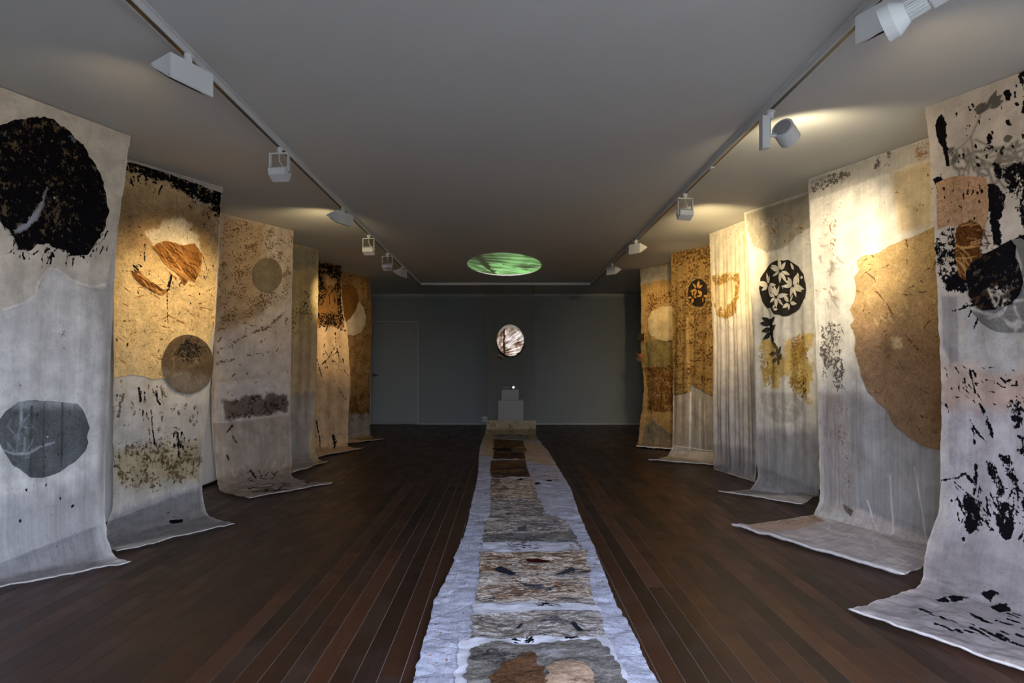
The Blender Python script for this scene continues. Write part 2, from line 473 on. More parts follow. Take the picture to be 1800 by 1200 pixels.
def struct(name, mb, mat, parent=None, smooth=False):
    o = mb.build(name, mat, parent, smooth)
    if parent is None: o["kind"] = "structure"
    return o
T_ = 0.12
struct("ceiling", MB().box((0, (YB + YF) / 2, CH + 0.05), (2 * HW + 0.3, YB - YF + 0.3, 0.1)), m_ceil)
struct("wall_left", MB().box((-HW - T_ / 2, (YB + YF) / 2, CH / 2), (T_, YB - YF, CH)), m_wall)
struct("wall_right", MB().box((HW + T_ / 2, (YB + YF) / 2, CH / 2), (T_, YB - YF, CH)), m_wall)
# far wall with the door opening cut out
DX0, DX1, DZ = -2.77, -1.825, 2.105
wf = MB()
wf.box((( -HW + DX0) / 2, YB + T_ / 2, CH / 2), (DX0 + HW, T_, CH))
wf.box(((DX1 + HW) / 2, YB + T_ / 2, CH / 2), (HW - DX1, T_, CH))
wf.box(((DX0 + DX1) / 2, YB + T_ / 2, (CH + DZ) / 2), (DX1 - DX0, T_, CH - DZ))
wf.box(((DX0 + DX1) / 2, YB + 0.10, DZ / 2), (DX1 - DX0 + 0.02, 0.04, DZ + 0.02))  # unseen panel added behind the door to stop sky leaking through its gaps
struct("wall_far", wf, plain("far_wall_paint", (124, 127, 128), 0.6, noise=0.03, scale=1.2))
# wall behind the camera with a wide glazed opening
wr = MB()
WX0, WX1 = -0.55, 2.25
wr.box(((-HW + WX0) / 2, YF - T_ / 2, CH / 2), (WX0 + HW, T_, CH)); wr.box(((WX1 + HW) / 2, YF - T_ / 2, CH / 2), (HW - WX1, T_, CH))
wr.box(((WX0 + WX1) / 2, YF - T_ / 2, 2.55), (WX1 - WX0, T_, 0.3)); wr.box(((WX0 + WX1) / 2, YF - T_ / 2, 0.05), (WX1 - WX0, T_, 0.1))
struct("wall_rear", wr, m_wall)
wn = MB()
for k in range(4): wn.box((WX0 + 0.025 + k * (WX1 - WX0 - 0.05) / 3, YF - 0.03, 1.25), (0.05, 0.05, 2.3))
for z in (0.125, 2.375): wn.box(((WX0 + WX1) / 2, YF - 0.03, z), (WX1 - WX0, 0.05, 0.05))
struct("window_1", wn, m_trim)
# outside: paving and an unseen wall added to cut the low sky light
struct("ground_outside", MB().box((0, -5.2, -0.15), (24, 8.7, 0.1)), plain("paving", (125, 122, 118), 0.8, noise=0.15, scale=3))
struct("sky_blocker_wall", MB().box((0, -6.2, 1.175), (24, 0.2, 2.55)), plain("sky_blocker_render", (120, 122, 118), 0.85, noise=0.12, scale=2))
struct("trim_1", MB().box((0, YB - 0.012, CH - 0.03), (2 * HW, 0.024, 0.03)).box((0, YB - 0.006, CH - 0.065), (2 * HW, 0.012, 0.012)), m_trim)
struct("baseboard_far", MB().box(((DX1 + HW) / 2 + 0.03, YB - 0.008, 0.012), (HW - DX1 - 0.06, 0.016, 0.024)), m_trim)
struct("shadow_strip_left", MB().box((-HW + 0.006, (YB + YF) / 2, 0.015), (0.012, YB - YF, 0.03)), m_black)  # shade of the shadow gap put in as a black strip, both sides
struct("shadow_strip_right", MB().box((HW - 0.006, (YB + YF) / 2, 0.015), (0.012, YB - YF, 0.03)), m_black)
# door
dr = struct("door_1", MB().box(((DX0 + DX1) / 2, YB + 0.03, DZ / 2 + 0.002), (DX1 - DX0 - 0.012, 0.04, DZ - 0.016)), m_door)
fr = MB()
fr.box((DX0 - 0.012, YB - 0.006, DZ / 2), (0.024, 0.016, DZ)); fr.box((DX1 + 0.012, YB - 0.006, DZ / 2), (0.024, 0.016, DZ))
fr.box(((DX0 + DX1) / 2, YB - 0.006, DZ + 0.012), (DX1 - DX0 + 0.048, 0.016, 0.024))
fr.build("door_frame", m_trim, dr)
hd = MB().cyl((DX0 + 0.055, YB + 0.012, 1.02), (DX0 + 0.055, YB - 0.005, 1.02), 0.028, n=24)
hd.cyl((DX0 + 0.055, YB - 0.005, 1.02), (DX0 + 0.055, YB - 0.055, 1.02), 0.010)
hd.box((DX0 + 0.105, YB - 0.055, 1.02), (0.12, 0.014, 0.02), bev=0.004)
o = hd.build("door_handle", m_black, dr); o["label"] = "black lever handle"
o = MB().box((DX0 + 0.166, YB - 0.055, 1.02), (0.006, 0.016, 0.022)).build("handle_tip", plain("bright_steel", (235, 235, 240), 0.2, 1.0), dr)

# floor: dark hardwood boards with pale filler in the joints
m_fill = plain("joint_filler", (160, 156, 154), 0.6)
def wood_mat():
    m, nt, out = new_mat("hardwood"); g = NT(nt)
    p = g.n("ShaderNodeBsdfPrincipled")
    pos = g.n("ShaderNodeNewGeometry").outputs["Position"]; rnd = g.n("ShaderNodeObjectInfo").outputs["Random"]
    off = g.n("ShaderNodeCombineXYZ"); nt.links.new(g.math('MULTIPLY', rnd, 37.0), off.inputs[1]); nt.links.new(g.math('MULTIPLY', rnd, 11.0), off.inputs[2])
    va = g.n("ShaderNodeVectorMath", operation='ADD'); nt.links.new(pos, va.inputs[0]); nt.links.new(off.outputs[0], va.inputs[1])
    gr = g.noise(g.mapping(va.outputs[0], (95, 2.2, 1)), 1.0, 6, 0.65, 0.4)
    pore = g.noise(g.mapping(va.outputs[0], (320, 14, 1)), 1.0, 3, 0.6)
    blot = g.noise(va.outputs[0], 2.6, 4, 0.6)
    tone = g.ramp(rnd, [(0.0, lin4((25, 17, 14))), (0.2, lin4((66, 39, 27))), (0.45, lin4((47, 30, 22))), (0.65, lin4((82, 49, 32))), (0.85, lin4((36, 24, 20))), (1.0, lin4((69, 42, 29)))])
    c = g.mix(g.smooth(gr, 0.3, 0.72), tone, g.mix(1.0, tone, (0.55, 0.52, 0.5, 1), 'MULTIPLY'))
    c = g.mix(g.math('MULTIPLY', g.smooth(pore, 0.52, 0.68), 0.5), c, lin4((26, 17, 13)))
    c = g.mix(g.math('MULTIPLY', g.smooth(blot, 0.45, 0.75), 0.35), c, lin4((70, 58, 50)))
    scr = g.noise(g.mapping(pos, (60, 5, 1), (0, 0, 0.4)), 1.0, 5, 0.8)
    c = g.mix(g.math('MULTIPLY', g.smooth(scr, 0.69, 0.74), 0.35), c, lin4((140, 130, 122)))
    nt.links.new(c, p.inputs["Base Color"])
    g.put(p.inputs["Roughness"], g.smooth(blot, 0.3, 0.7, 0.34, 0.5))
    p.inputs["Specular IOR Level"].default_value = 0.32
    b = g.n("ShaderNodeBump"); b.inputs["Strength"].default_value = 0.18; b.inputs["Distance"].default_value = 0.002
    nt.links.new(gr, b.inputs["Height"]); nt.links.new(b.outputs[0], p.inputs["Normal"])
    nt.links.new(p.outputs[0], out.inputs[0]); return m
m_wood = wood_mat()
floor = struct("floor", MB().box((0, (YB + YF) / 2, -0.052), (2 * HW + 0.2, YB - YF + 0.2, 0.1)), m_fill)
rb = random.Random(5)
BW, GAP = 0.0873, 0.0022
unit = bpy.data.meshes.new("board")
t = bmesh.new(); bmesh.ops.create_cube(t, size=1); bmesh.ops.translate(t, vec=(0, 0, -0.5), verts=t.verts); t.to_mesh(unit); t.free(); unit.materials.append(m_wood)
rows = int(2 * HW / BW) + 1
spots = []
for r in range(rows):
    x = -HW + (r + 0.5) * BW
    w = BW
    if x + BW / 2 > HW: w = HW - (x - BW / 2); x = HW - w / 2
    if w < 0.01: continue
    y = YF - rb.uniform(0.1, 3.0)
    while y < YB:
        L = rb.choice((1.8, 2.7, 3.3, 4.0, 4.6)) * rb.uniform(0.9, 1.1)
        y0, y1 = max(y, YF), min(y + L, YB); y += L
        if y1 - y0 < 0.3 and y1 < YB: y1 = y0
        if y1 - y0 > 0.02: spots.append((x, y0, y1, w))
def seen(s):
    x, y0, y1, w = s
    if y1 < 2.2: return 0
    a, b = max(y0, 2.3), y1
    if abs(x) / b > 0.80: return 0
    return w * (1 / a - 1 / b)
spots.sort(key=seen, reverse=True)
rest = MB(); n_parts = 0
for s in spots:
    x, y0, y1, w = s
    if seen(s) > 0 and n_parts < 300:
        o = bpy.data.objects.new("board", unit); COL.objects.link(o); o.parent = floor
        o.location = (x, (y0 + y1) / 2, rb.uniform(-0.0006, 0.0)); o.scale = (w - GAP, y1 - y0 - GAP, 0.0018); n_parts += 1
    else:
        rest.box((x, (y0 + y1) / 2, -0.0010), (w - GAP, y1 - y0 - GAP, 0.0018))
o = rest.build("boards_beyond", m_wood, floor); o["kind"] = "stuff"

# power outlet on the far wall
t = thing("wall_outlet", (-0.43, YB, 0.05), 0, "small pale power outlet low on far wall beside hanging gauze", "outlet")
MB().box((0, -0.015, 0.06), (0.11, 0.03, 0.11), bev=0.006).build("plate", m_white, t)
for dx in (-0.025, 0.025): MB().box((dx, -0.032, 0.06), (0.03, 0.006, 0.05), bev=0.002).build("socket", m_grey, t)

# ---------------------------------------------------------------- lighting tracks and their lamps
TX, TZ = 1.55, CH
def track(name, a, b, label):
    a, b = Vector(a), Vector(b); L = (b - a).length; mid = (a + b) / 2
    t = thing(name, mid, math.atan2(b.y - a.y, b.x - a.x) - math.pi / 2, label, "light track")
    MB().box((0, 0, -0.004), (0.062, L, 0.008)).build("ceiling_plate", m_white, t)
    MB().box((-0.0155, 0, -0.022), (0.007, L, 0.030)).box((0.0155, 0, -0.022), (0.007, L, 0.030)).box((0, 0, -0.011), (0.03, L, 0.008)).build("rail", m_white, t)
    MB().box((0, 0, -0.0265), (0.024, L - 0.004, 0.021)).build("slot", m_black, t)
    return t
track("light_track", (-TX, 0.6, TZ), (-TX, 11.8, TZ), "long pale ceiling light track running along the left side of the room")
track("light_track", (TX, 0.6, TZ), (TX, 11.8, TZ), "long pale ceiling light track running along the right side of the room")
t = thing("ceiling_conduit", (0, 11.8, TZ), 0, "pale ceiling bar spanning between both light tracks above hanging gauze", "ceiling bar")
MB().box((0, 0, -0.02), (2 * TX - 0.06, 0.05, 0.04), bev=0.004).build("cover", m_white, t)
MB().box((0, -0.002, -0.043), (2 * TX - 0.08, 0.03, 0.006)).build("lip", m_grey, t)

m_lens = plain("lamp_glass", (255, 226, 170), 0.3, emit=((1.0, 0.76, 0.42), 2.0))
m_cable = plain("white_cable", (225, 225, 220), 0.5)
WARM = (1.0, 0.76, 0.40)
def spot(parent, loc_world, target, energy, cone, blend=0.9, col=WARM, radius=0.03):
    d = bpy.data.lights.new("lamp_beam", 'SPOT'); d.energy = energy; d.spot_size = R(cone); d.spot_blend = blend; d.color = col; d.shadow_soft_size = radius
    o = bpy.data.objects.new("lamp_beam", d); COL.objects.link(o)
    dirv = Vector(target) - Vector(loc_world)
    M = Matrix.Translation(loc_world) @ dirv.to_track_quat('-Z', 'Y').to_matrix().to_4x4()
    o.parent = parent; bpy.context.view_layer.update()
    o.matrix_world = M
    return o
def adapter(t, drop=0.055):
    MB().cyl((0, 0, -0.0375), (0, 0, -0.0375 - drop), 0.019, n=20).cyl((0, 0, -0.0375 - drop), (0, 0, -0.05 - drop), 0.016, n=20).build("adapter", m_white, t)
    MB().box((0.024, 0.006, -0.048), (0.012, 0.012, 0.010), bev=0.002).build("lock_tab", m_white, t)
def wedge_head(x, y, yaw, label, group, L=0.24, flip=1, sc=1.0, beam=None):
    """box-shaped washer lamp with a three-cornered profile"""
    t = thing("wedge_spotlight", (x, y, TZ), 0, label, "spotlight", group)
    adapter(t, 0.05)
    c, s = math.cos(yaw), math.sin(yaw)
    b = MB(); h, w = 0.115 * sc, 0.10 * sc
    b.prism([(0.03, 0), (0.03, -h), (0.022, -h), (-w * 0.93, -0.045 * sc), (-w, -0.04 * sc), (-w * 0.95, -0.030 * sc)], -L / 2, L / 2)
    body = b.build("housing", m_white, t); body.location = (0, 0, -0.085); body.rotation_euler = (0, 0, yaw)
    body.scale = (flip, 1, 1)
    g = MB().prism([(-w * 0.83, -0.059 * sc), (0.008, -h * 0.995), (0.004, -h * 0.985), (-w * 0.80, -0.056 * sc)], -L / 2 + 0.015, L / 2 - 0.015)
    gl = g.build("lens", m_grey, body)
    for yy in (-L / 2 - 0.001, L / 2 + 0.001):
        for px, pz in ((-w * 0.88, -0.040 * sc), (0.018, -h + 0.012)):
            MB().cyl((px, yy - 0.001, pz), (px, yy + 0.001, pz), 0.003, n=8).build("screw", m_grey, body)
    if beam: spot(t, (x - flip * 0.10, y, TZ - 0.235), *beam)
    return t
def yoke_head(x, y, yaw, tilt, label, group, flip=1, beam=None):
    """small lamp held in a square bracket"""
    t = thing("bracket_spotlight", (x, y, TZ), 0, label, "spotlight", group)
    adapter(t, 0.03)
    b = MB()
    b.box((0, 0, -0.006), (0.135, 0.026, 0.008)); b.box((-0.0655, 0, -0.075), (0.006, 0.03, 0.146)); b.box((0.0655, 0, -0.075), (0.006, 0.03, 0.146))
    br = b.build("bracket", m_white, t); br.location = (0, 0, -0.072); br.rotation_euler = (0, 0, yaw)
    for sx in (-1, 1): MB().cyl((sx * 0.066, 0, -0.135), (sx * 0.074, 0, -0.135), 0.008, n=12).build("pivot", m_grey, br)
    b = MB(); b.prism([(-0.045, 0.034), (0.028, 0.034), (0.052, 0.0), (0.028, -0.034), (-0.045, -0.034)], -0.060, 0.060)
    bd = b.build("housing", m_white, br); bd.location = (0, 0.0, -0.140); bd.rotation_euler = (0, tilt, -math.pi / 2)
    MB().box((-0.0465, 0, 0), (0.005, 0.105, 0.058)).build("lens", m_lens, bd)
    MB().tube([(0.0, 0.0, -0.01), (0.004, -0.012, -0.04), (0.012, -0.018, -0.07), (0.03, -0.01, -0.098), (0.04, 0.0, -0.115)], 0.0035, 8).build("cable", m_cable, br, True)
    if beam: spot(t, beam[-1], *beam[:-1])
    return t

# banner shapes and what is painted on them, in metres across and down each cloth
MATSPEC = {
 'muslin': {
  'streak': 0.1,
  'crinkle': 0.22,
 },
 'muslin_soft': {
  'rust': ((138,110,70),(66,50,32)),
  'streak': 0.08,
  'crinkle': 0.3,
  'rust_s': 30.0,
 },
 'gauze': {
  'rust': ((190,150,70),(120,80,30)),
  'streak': 0.14,
  'crinkle': 0.3,
  'transl': 0.4,
 },
 'paper_gold': {
  'grit': 0.08,
  'rust': ((150,84,30),(70,38,14)),
  'fibre': 0.26,
  'crinkle': 1.0,
  'crinkle_s': 16.0,
  'transl': 0.15,
  'streak': 0.02,
 },
 'paper_brown': {
  'rust': ((112,78,48),(66,44,28)),
  'fibre': 0.26,
  'grit': 0.08,
  'crinkle': 0.6,
  'crinkle_s': 26.0,
  'transl': 0.15,
  'streak': 0.0,
 },
 'disc': {
  'rust': ((150,140,125),(105,98,88)),
  'ink': (20,19,18),
  'fibre': 0.2,
  'crinkle': 0.3,
  'transl': 0.1,
  'streak': 0.05,
  'ink_s': 40.0,
 },
 'rustcloth': {
  'rust': ((128,92,46),(54,36,18)),
  'rust_s': 30.0,
  'fibre': 0.24,
  'crinkle': 0.7,
  'crinkle_s': 12.0,
  'transl': 0.2,
  'streak': 0.06,
 },
 'speckled': {
  'ink': (34,31,30),
  'rust': ((128,96,62),(70,48,28)),
  'rust_s': 46.0,
  'crinkle': 0.35,
  'streak': 0.08,
  'transl': 0.3,
 },
 'shiny': {
  'ink': (64,60,57),
  'rust': ((190,150,100),(130,90,55)),
  'streak': 0.12,
  'crinkle': 0.45,
  'sheen': 0.35,
  'transl': 0.3,
 },
 'ink': {
  'rust': ((110,70,38),(52,30,16)),
  'ink': (13,12,14),
  'ink_s': 22.0,
  'crinkle': 0.3,
  'transl': 0.12,
  'streak': 0.05,
 },
 'earth': {
  'rust': ((120,74,30),(50,30,14)),
  'rust_s': 34.0,
  'fibre': 0.3,
  'grit': 0.1,
  'crinkle': 0.9,
  'crinkle_s': 11.0,
  'transl': 0.1,
  'streak': 0.02,
 },
 'collage': {
  'layers': [(0.0,(52,42,38)),(0.18,(112,86,64)),(0.34,(176,156,134)),(0.5,(214,208,200)),(0.62,(168,150,134)),(0.78,(120,96,76)),(0.92,(84,78,80)),(1.0,(200,196,194))],
  'aniso': 2.6,
  'grit': 0.09,
  'rust': ((118,78,48),(66,48,38)),
  'ink': (38,38,44),
  'ink_s': 16.0,
  'rust_s': 15.0,
  'fibre': 0.34,
  'crinkle': 0.6,
  'crinkle_s': 26.0,
  'transl': 0.05,
  'streak': 0.0,
 },
 'collage_grey': {
  'layers': [(0.0,(58,56,58)),(0.2,(112,104,98)),(0.4,(150,140,132)),(0.55,(206,204,206)),(0.68,(140,128,118)),(0.85,(96,92,94)),(1.0,(180,172,164))],
  'aniso': 2.6,
  'grit': 0.09,
  'rust': ((122,106,92),(74,70,70)),
  'ink': (52,50,54),
  'ink_s': 20.0,
  'rust_s': 18.0,
  'fibre': 0.38,
  'crinkle': 0.6,
  'crinkle_s': 30.0,
  'transl': 0.05,
  'streak': 0.0,
 },
 'collage_dark': {
  'aniso': 2.6,
  'grit': 0.1,
  'layers': [(0.0,(34,28,24)),(0.3,(84,64,46)),(0.55,(130,104,76)),(0.75,(70,54,42)),(1.0,(108,98,86))],
  'lmix': 0.7,
  'rust': ((96,62,34),(50,34,24)),
  'ink': (28,26,28),
  'ink_s': 16.0,
  'rust_s': 15.0,
  'fibre': 0.3,
  'crinkle': 0.6,
  'transl': 0.05,
  'streak': 0.0,
 },
 'collage_dk2': {
  'aniso': 2.0,
  'grit': 0.1,
  'layers': [(0.0,(44,42,42)),(0.25,(92,86,80)),(0.5,(120,114,110)),(0.75,(74,70,66)),(1.0,(140,134,130))],
  'lmix': 0.7,
  'rust': ((96,72,50),(60,48,38)),
  'ink': (40,38,38),
  'ink_s': 16.0,
  'rust_s': 15.0,
  'fibre': 0.34,
  'crinkle': 0.6,
  'transl': 0.05,
  'streak': 0.0,
 },
 'veil': {
  'rust': ((150,110,60),(100,70,35)),
  'streak': 0.0,
  'crinkle': 0.2,
  'transl': 0.4,
  'grit': 0.02,
 },
 'runner': {
  'rust': ((150,112,76),(96,66,42)),
  'fibre': 0.14,
  'crinkle': 0.7,
  'crinkle_s': 14.0,
  'transl': 0.05,
  'streak': 0.0,
  'grit': 0.07,
 },
 'leaf_pale': {
  'fibre': 0.04,
  'crinkle': 0.2,
  'transl': 0.2,
  'streak': 0.02,
 },
 'filter': {
  'streak': 0.02,
  'crinkle': 0.2,
  'transl': 0.75,
 },
}
BANNERS = {
 'left_black_disc': {
  'L': [[-2.815,3.47,2.694],[-2.815,3.47,2.45],[-2.815,3.47,2.1],[-2.815,3.47,1.7],[-2.815,3.47,1.3],[-2.815,3.47,0.9],[-2.815,3.47,0.6],[-2.815,3.47,0.35],[-2.815,3.47,0.2],[-2.8163,3.5242,0.01],[-2.6896,3.294,0.01]],
  'R': [[-2.4906,4.3384,2.694],[-2.5009,4.3109,2.45],[-2.5174,4.2668,2.1],[-2.5286,4.2366,1.7],[-2.537,4.2142,1.3],[-2.5439,4.1958,0.9],[-2.549,4.1819,0.6],[-2.551,4.1768,0.35],[-2.5521,4.1737,0.2],[-2.4199,4.0215,0.01],[-2.1967,3.8333,0.01]],
  'W': 0.9287,
  'zk': 0.12,
  'th': 0.8554,
  'seed': 3,
  'amp': 0.01,
  'freq': 2.3,
  'label': 'pale muslin banner with large black ink disc above a grey disc,nearest on the left',
  'group': 'muslin banners along the walls',
  'mat': 'muslin',
  'col': (236,233,228),
  'op': 0.93,
  'res': 0.006,
  'hems': [(0.0045,)],
  'ops': [
   ('tint','p',[(0.0,2.3126),(0.9287,2.2412),(0.8104,3.0236),(0.9287,3.0236),(0.1398,3.0236),(0.0,3.0236)],(234,232,234,0.36),0.15,0.02),
   ('tint','p',[(0.6419,0.322),(0.8857,0.2529),(0.9287,1.3703),(0.9287,2.4595),(0.8642,2.4487),(0.8427,1.3746)],(196,190,184,0.9),0.06,0.01),
   ('ink','s',[(0.1685,2.1829),(0.7996,2.2629),(0.7853,2.6605),(0.1685,2.5287)],1.0,0.01,0.004,(12,0.003,0.006,0.004,0.012,90,40,4)),
   ('rust','s',[(0.1757,1.2708),(0.71,1.2384),(0.7351,1.729),(0.1829,1.7117)],0.5,0.03,0.004,(9,0.006,0.018,0.01,0.03,90,40,5)),
  ],
  'patches': [
   {
    'name': 'cloth_overlay',
    'mat': 'ink',
    'off': 0.01,
    'nz': 0.01,
    'col': (208,198,182),
    'label': 'torn upper muslin layer with large black ink disc',
    'res': 0.008,
    'out': [(0.0215,0.0086),(0.2402,0.0),(0.5415,0.0),(0.918,0.0),(0.9144,0.2053),(0.9108,0.6311),(0.8713,0.8969),(0.8534,1.0396),(0.7423,1.0461),(0.649,1.0309),(0.5773,1.0115),(0.4948,0.9661),(0.4411,0.9661),(0.3909,1.0201),(0.355,1.0634),(0.3514,1.1282),(0.2797,1.1844),(0.1757,1.2276),(0.0072,1.2298),(0.0108,0.6138)],
    'ops': [
     ('ink','p',[(0.104,0.2421),(0.1721,0.1751),(0.2474,0.1297),(0.3442,0.0908),(0.4267,0.0865),(0.5164,0.1167),(0.6096,0.1751),(0.6956,0.2766),(0.7853,0.4128),(0.8247,0.5425),(0.8104,0.657),(0.7458,0.7521),(0.6885,0.8429),(0.5881,0.8515),(0.4913,0.8321),(0.4339,0.8191),(0.3478,0.8278),(0.2904,0.8883),(0.2331,0.884),(0.2116,0.8234),(0.1542,0.7629),(0.104,0.7111)],0.6,0.03,0.02),
     ('ink','s',[(0.667,0.5684),(0.8355,0.5706),(0.8534,0.7521),(0.7315,0.8515),(0.6454,0.8213)],0.9,0.01,0.004,(40,0.002,0.005,0.03,0.08,115,20,7)),
     ('ink','s',[(0.2044,0.8407),(0.6885,0.8148),(0.649,0.8904),(0.2044,0.9207)],0.9,0.01,0.004,(26,0.003,0.006,0.03,0.07,105,30,8)),
     ('tint','l',[(0.8498,1.0093),(0.7423,1.0396),(0.649,1.0244),(0.5737,1.005),(0.4948,0.9639),(0.4411,0.9639),(0.3837,1.0201),(0.3514,1.0698),(0.3478,1.1304),(0.2797,1.1801),(0.1578,1.2254)],(232,226,214),0.01,0.004,(0.008,0.01)),
    ],
   },
   {
    'name': 'black_disc',
    'mat': 'ink',
    'off': 0.016,
    'nz': 0.018,
    'col': (96,82,62),
    'label': 'large black ink disc with dry brush marks',
    'res': 0.008,
    'out': [(0.104,0.2421),(0.1721,0.1751),(0.2474,0.1297),(0.3442,0.0908),(0.4267,0.0865),(0.5164,0.1167),(0.6096,0.1751),(0.6956,0.2766),(0.7853,0.4128),(0.8247,0.5425),(0.8104,0.657),(0.7458,0.7521),(0.6885,0.8429),(0.5881,0.8515),(0.4913,0.8321),(0.4339,0.8191),(0.3478,0.8278),(0.2904,0.8883),(0.2331,0.884),(0.2116,0.8234),(0.1542,0.7629),(0.104,0.7111)],
    'ops': [
     ('ink','p',[(0.0,0.0713),(0.8606,0.0),(0.9287,0.9185),(0.0,1.0396)],0.8,0.02,0.0),
     ('clear','p',[(0.1972,0.7759),(0.2689,0.724),(0.3227,0.6484),(0.355,0.5684),(0.3909,0.4928),(0.3765,0.603),(0.3371,0.6981),(0.2976,0.737),(0.251,0.7781),(0.2116,0.7975)],0.9,0.012,0.016),
     ('tint','p',[(0.1972,0.7759),(0.2689,0.724),(0.3227,0.6484),(0.355,0.5684),(0.3909,0.4928),(0.3765,0.603),(0.3371,0.6981),(0.2976,0.737),(0.251,0.7781),(0.2116,0.7975)],(150,153,166),0.02,0.012),
     ('ink','p',[(0.4769,0.0713),(0.6275,0.1621),(0.796,0.4301),(0.7996,0.6505),(0.6885,0.8148),(0.5988,0.6894),(0.606,0.3307)],0.95,0.08,0.04),
     ('clear','p',[(0.502,0.1491),(0.5307,0.134),(0.563,0.1578),(0.5415,0.1794)],0.7,0.01,0.008),
     ('tint','p',[(0.502,0.1491),(0.5307,0.134),(0.563,0.1578),(0.5415,0.1794)],(96,98,108),0.01,0.006),
    ],
   },
   {
    'name': 'ink_disc',
    'mat': 'disc',
    'off': 0.007,
    'nz': 0.006,
    'col': (98,100,100),
    'label': 'grey disc of ink-washed cloth',
    'res': 0.01,
    'out': [(0.1291,1.8501),(0.1757,1.7809),(0.2546,1.7333),(0.3658,1.7247),(0.5235,1.7442),(0.6705,1.7593),(0.7279,1.8241),(0.7709,1.9149),(0.753,1.9689),(0.7709,2.0057),(0.7387,2.0511),(0.6634,2.1137),(0.5558,2.1613),(0.4339,2.1829),(0.3299,2.1634),(0.2295,2.0813),(0.1721,2.0122),(0.1363,1.9452)],
    'ops': [
     ('tint','p',[(0.2187,1.7139),(0.6921,1.7377),(0.6921,1.7831),(0.2187,1.7701)],(150,152,152),0.05,0.01),
     ('tint','l',[(0.563,1.7442),(0.5701,2.131)],(70,72,72),0.012,0,(0.006,0.006)),
     ('tint','l',[(0.3371,1.7658),(0.3371,2.1548)],(78,80,80),0.012,0,(0.008,0.008)),
     ('tint','l',[(0.4339,1.7463),(0.4411,2.1764)],(76,78,78),0.012,0,(0.004,0.004)),
     ('tint','l',[(0.2689,1.7139),(0.2761,1.8436)],(160,164,166),0.012,0.003,(0.01,0.01)),
     ('tint','l',[(0.1506,1.9927),(0.2402,2.0251),(0.3156,2.0294),(0.4124,1.9992),(0.5092,1.9841)],(165,168,170),0.01,0.004,(0.006,0.006)),
     ('tint','l',[(0.251,2.0165),(0.2582,1.9214),(0.2761,1.8587),(0.3227,1.8068)],(150,153,155),0.008,0.003,(0.004,0.004)),
     ('tint','l',[(0.2976,2.0208),(0.2976,1.9408)],(150,153,155),0.008,0.003,(0.006,0.006)),
     ('tint','l',[(0.2582,1.9387),(0.19,1.8695)],(145,148,150),0.008,0.003,(0.003,0.003)),
     ('tint','s',[(0.1829,1.822),(0.3693,1.8328),(0.3729,2.0122),(0.1865,1.9949)],(140,143,145),0.01,0.004,(16,0.002,0.003,0.03,0.07,70,60,3)),
     ('ink','s',[(0.3658,1.7831),(0.7387,1.8003),(0.7064,2.1289),(0.3371,2.1397)],0.8,0.01,0.004,(40,0.002,0.004,0.01,0.03,90,40,3)),
    ],
   },
  ],
 },
 'left_golden': {
  'L': [[-2.83,4.72,2.694],[-2.83,4.72,2.45],[-2.83,4.72,2.1],[-2.83,4.72,1.7],[-2.83,4.72,1.3],[-2.83,4.72,0.9],[-2.83,4.72,0.6],[-2.83,4.72,0.35],[-2.83,4.72,0.2],[-2.7214,4.4141,0.01],[-2.4067,4.0463,0.01]],
  'R': [[-2.4009,5.5543,2.694],[-2.4098,5.537,2.45],[-2.4189,5.5193,2.1],[-2.4283,5.5009,1.7],[-2.4438,5.4708,1.3],[-2.463,5.4336,0.9],[-2.4785,5.4033,0.6],[-2.489,5.3829,0.35],[-2.4922,5.3768,0.2],[-2.3653,5.1614,0.01],[-1.9804,4.7847,0.01]],
  'W': 0.9401,
  'zk': 0.12,
  'th': 0.7708,
  'seed': 5,
  'amp': 0.008,
  'freq': 2.0,
  'label': 'banner of golden fibrous paper with small dark disc,lit by warm light on the left',
  'group': 'muslin banners along the walls',
  'mat': 'muslin_soft',
  'col': (206,198,186),
  'op': 0.92,
  'res': 0.007,
  'hems': [(0.0035,)],
  'ops': [
   ('tint','p',[(0.0,2.6003),(0.9401,2.4943),(0.9401,3.3715),(0.0,3.2342)],(212,210,212,0.36),0.1,0.03),
   ('rust','p',[(0.0,2.1063),(0.1597,2.0918),(0.49,2.0629),(0.8602,2.0677),(0.9365,2.2605),(0.9111,2.4895),(0.5118,2.4822),(0.2178,2.4533),(0.0,2.3714)],0.5,0.1,0.05),
   ('tint','p',[(0.0,2.1256),(0.8675,2.1159),(0.9328,2.4702),(0.2178,2.422),(0.0,2.3521)],(188,172,138),0.12,0.04),
   ('rust','s',[(0.0,1.6339),(0.8421,1.6484),(0.9038,2.1641),(0.0,2.1256)],0.66,0.03,0.02,(64,0.008,0.024,0.01,0.07,90,40,6)),
   ('ink','s',[(0.1887,1.6629),(0.5191,1.6701),(0.4392,2.1665),(0.2686,2.1087)],0.85,0.01,0.004,(16,0.004,0.012,0.02,0.09,85,20,9)),
   ('ink','s',[(0.5771,2.0244),(0.7005,2.034),(0.6897,2.2581),(0.5953,2.2485)],0.85,0.01,0.004,(8,0.006,0.014,0.02,0.05,90,15,10)),
   ('ink','s',[(0.0,1.7159),(0.853,1.7424),(0.9292,2.5931),(0.0,2.4557)],0.9,0.01,0.004,(40,0.002,0.004,0.004,0.02,90,40,11)),
   ('ink','l',[(0.2142,1.6894),(0.2323,1.7834)],0.9,0.012,0.006,(0.012,0.012)),
   ('ink','l',[(0.6207,2.0581),(0.6425,2.2316)],0.8,0.012,0.006,(0.012,0.012)),
   ('ink','l',[(0.3448,1.8653),(0.3739,2.0316),(0.392,2.1208)],0.9,0.012,0.006,(0.008,0.01)),
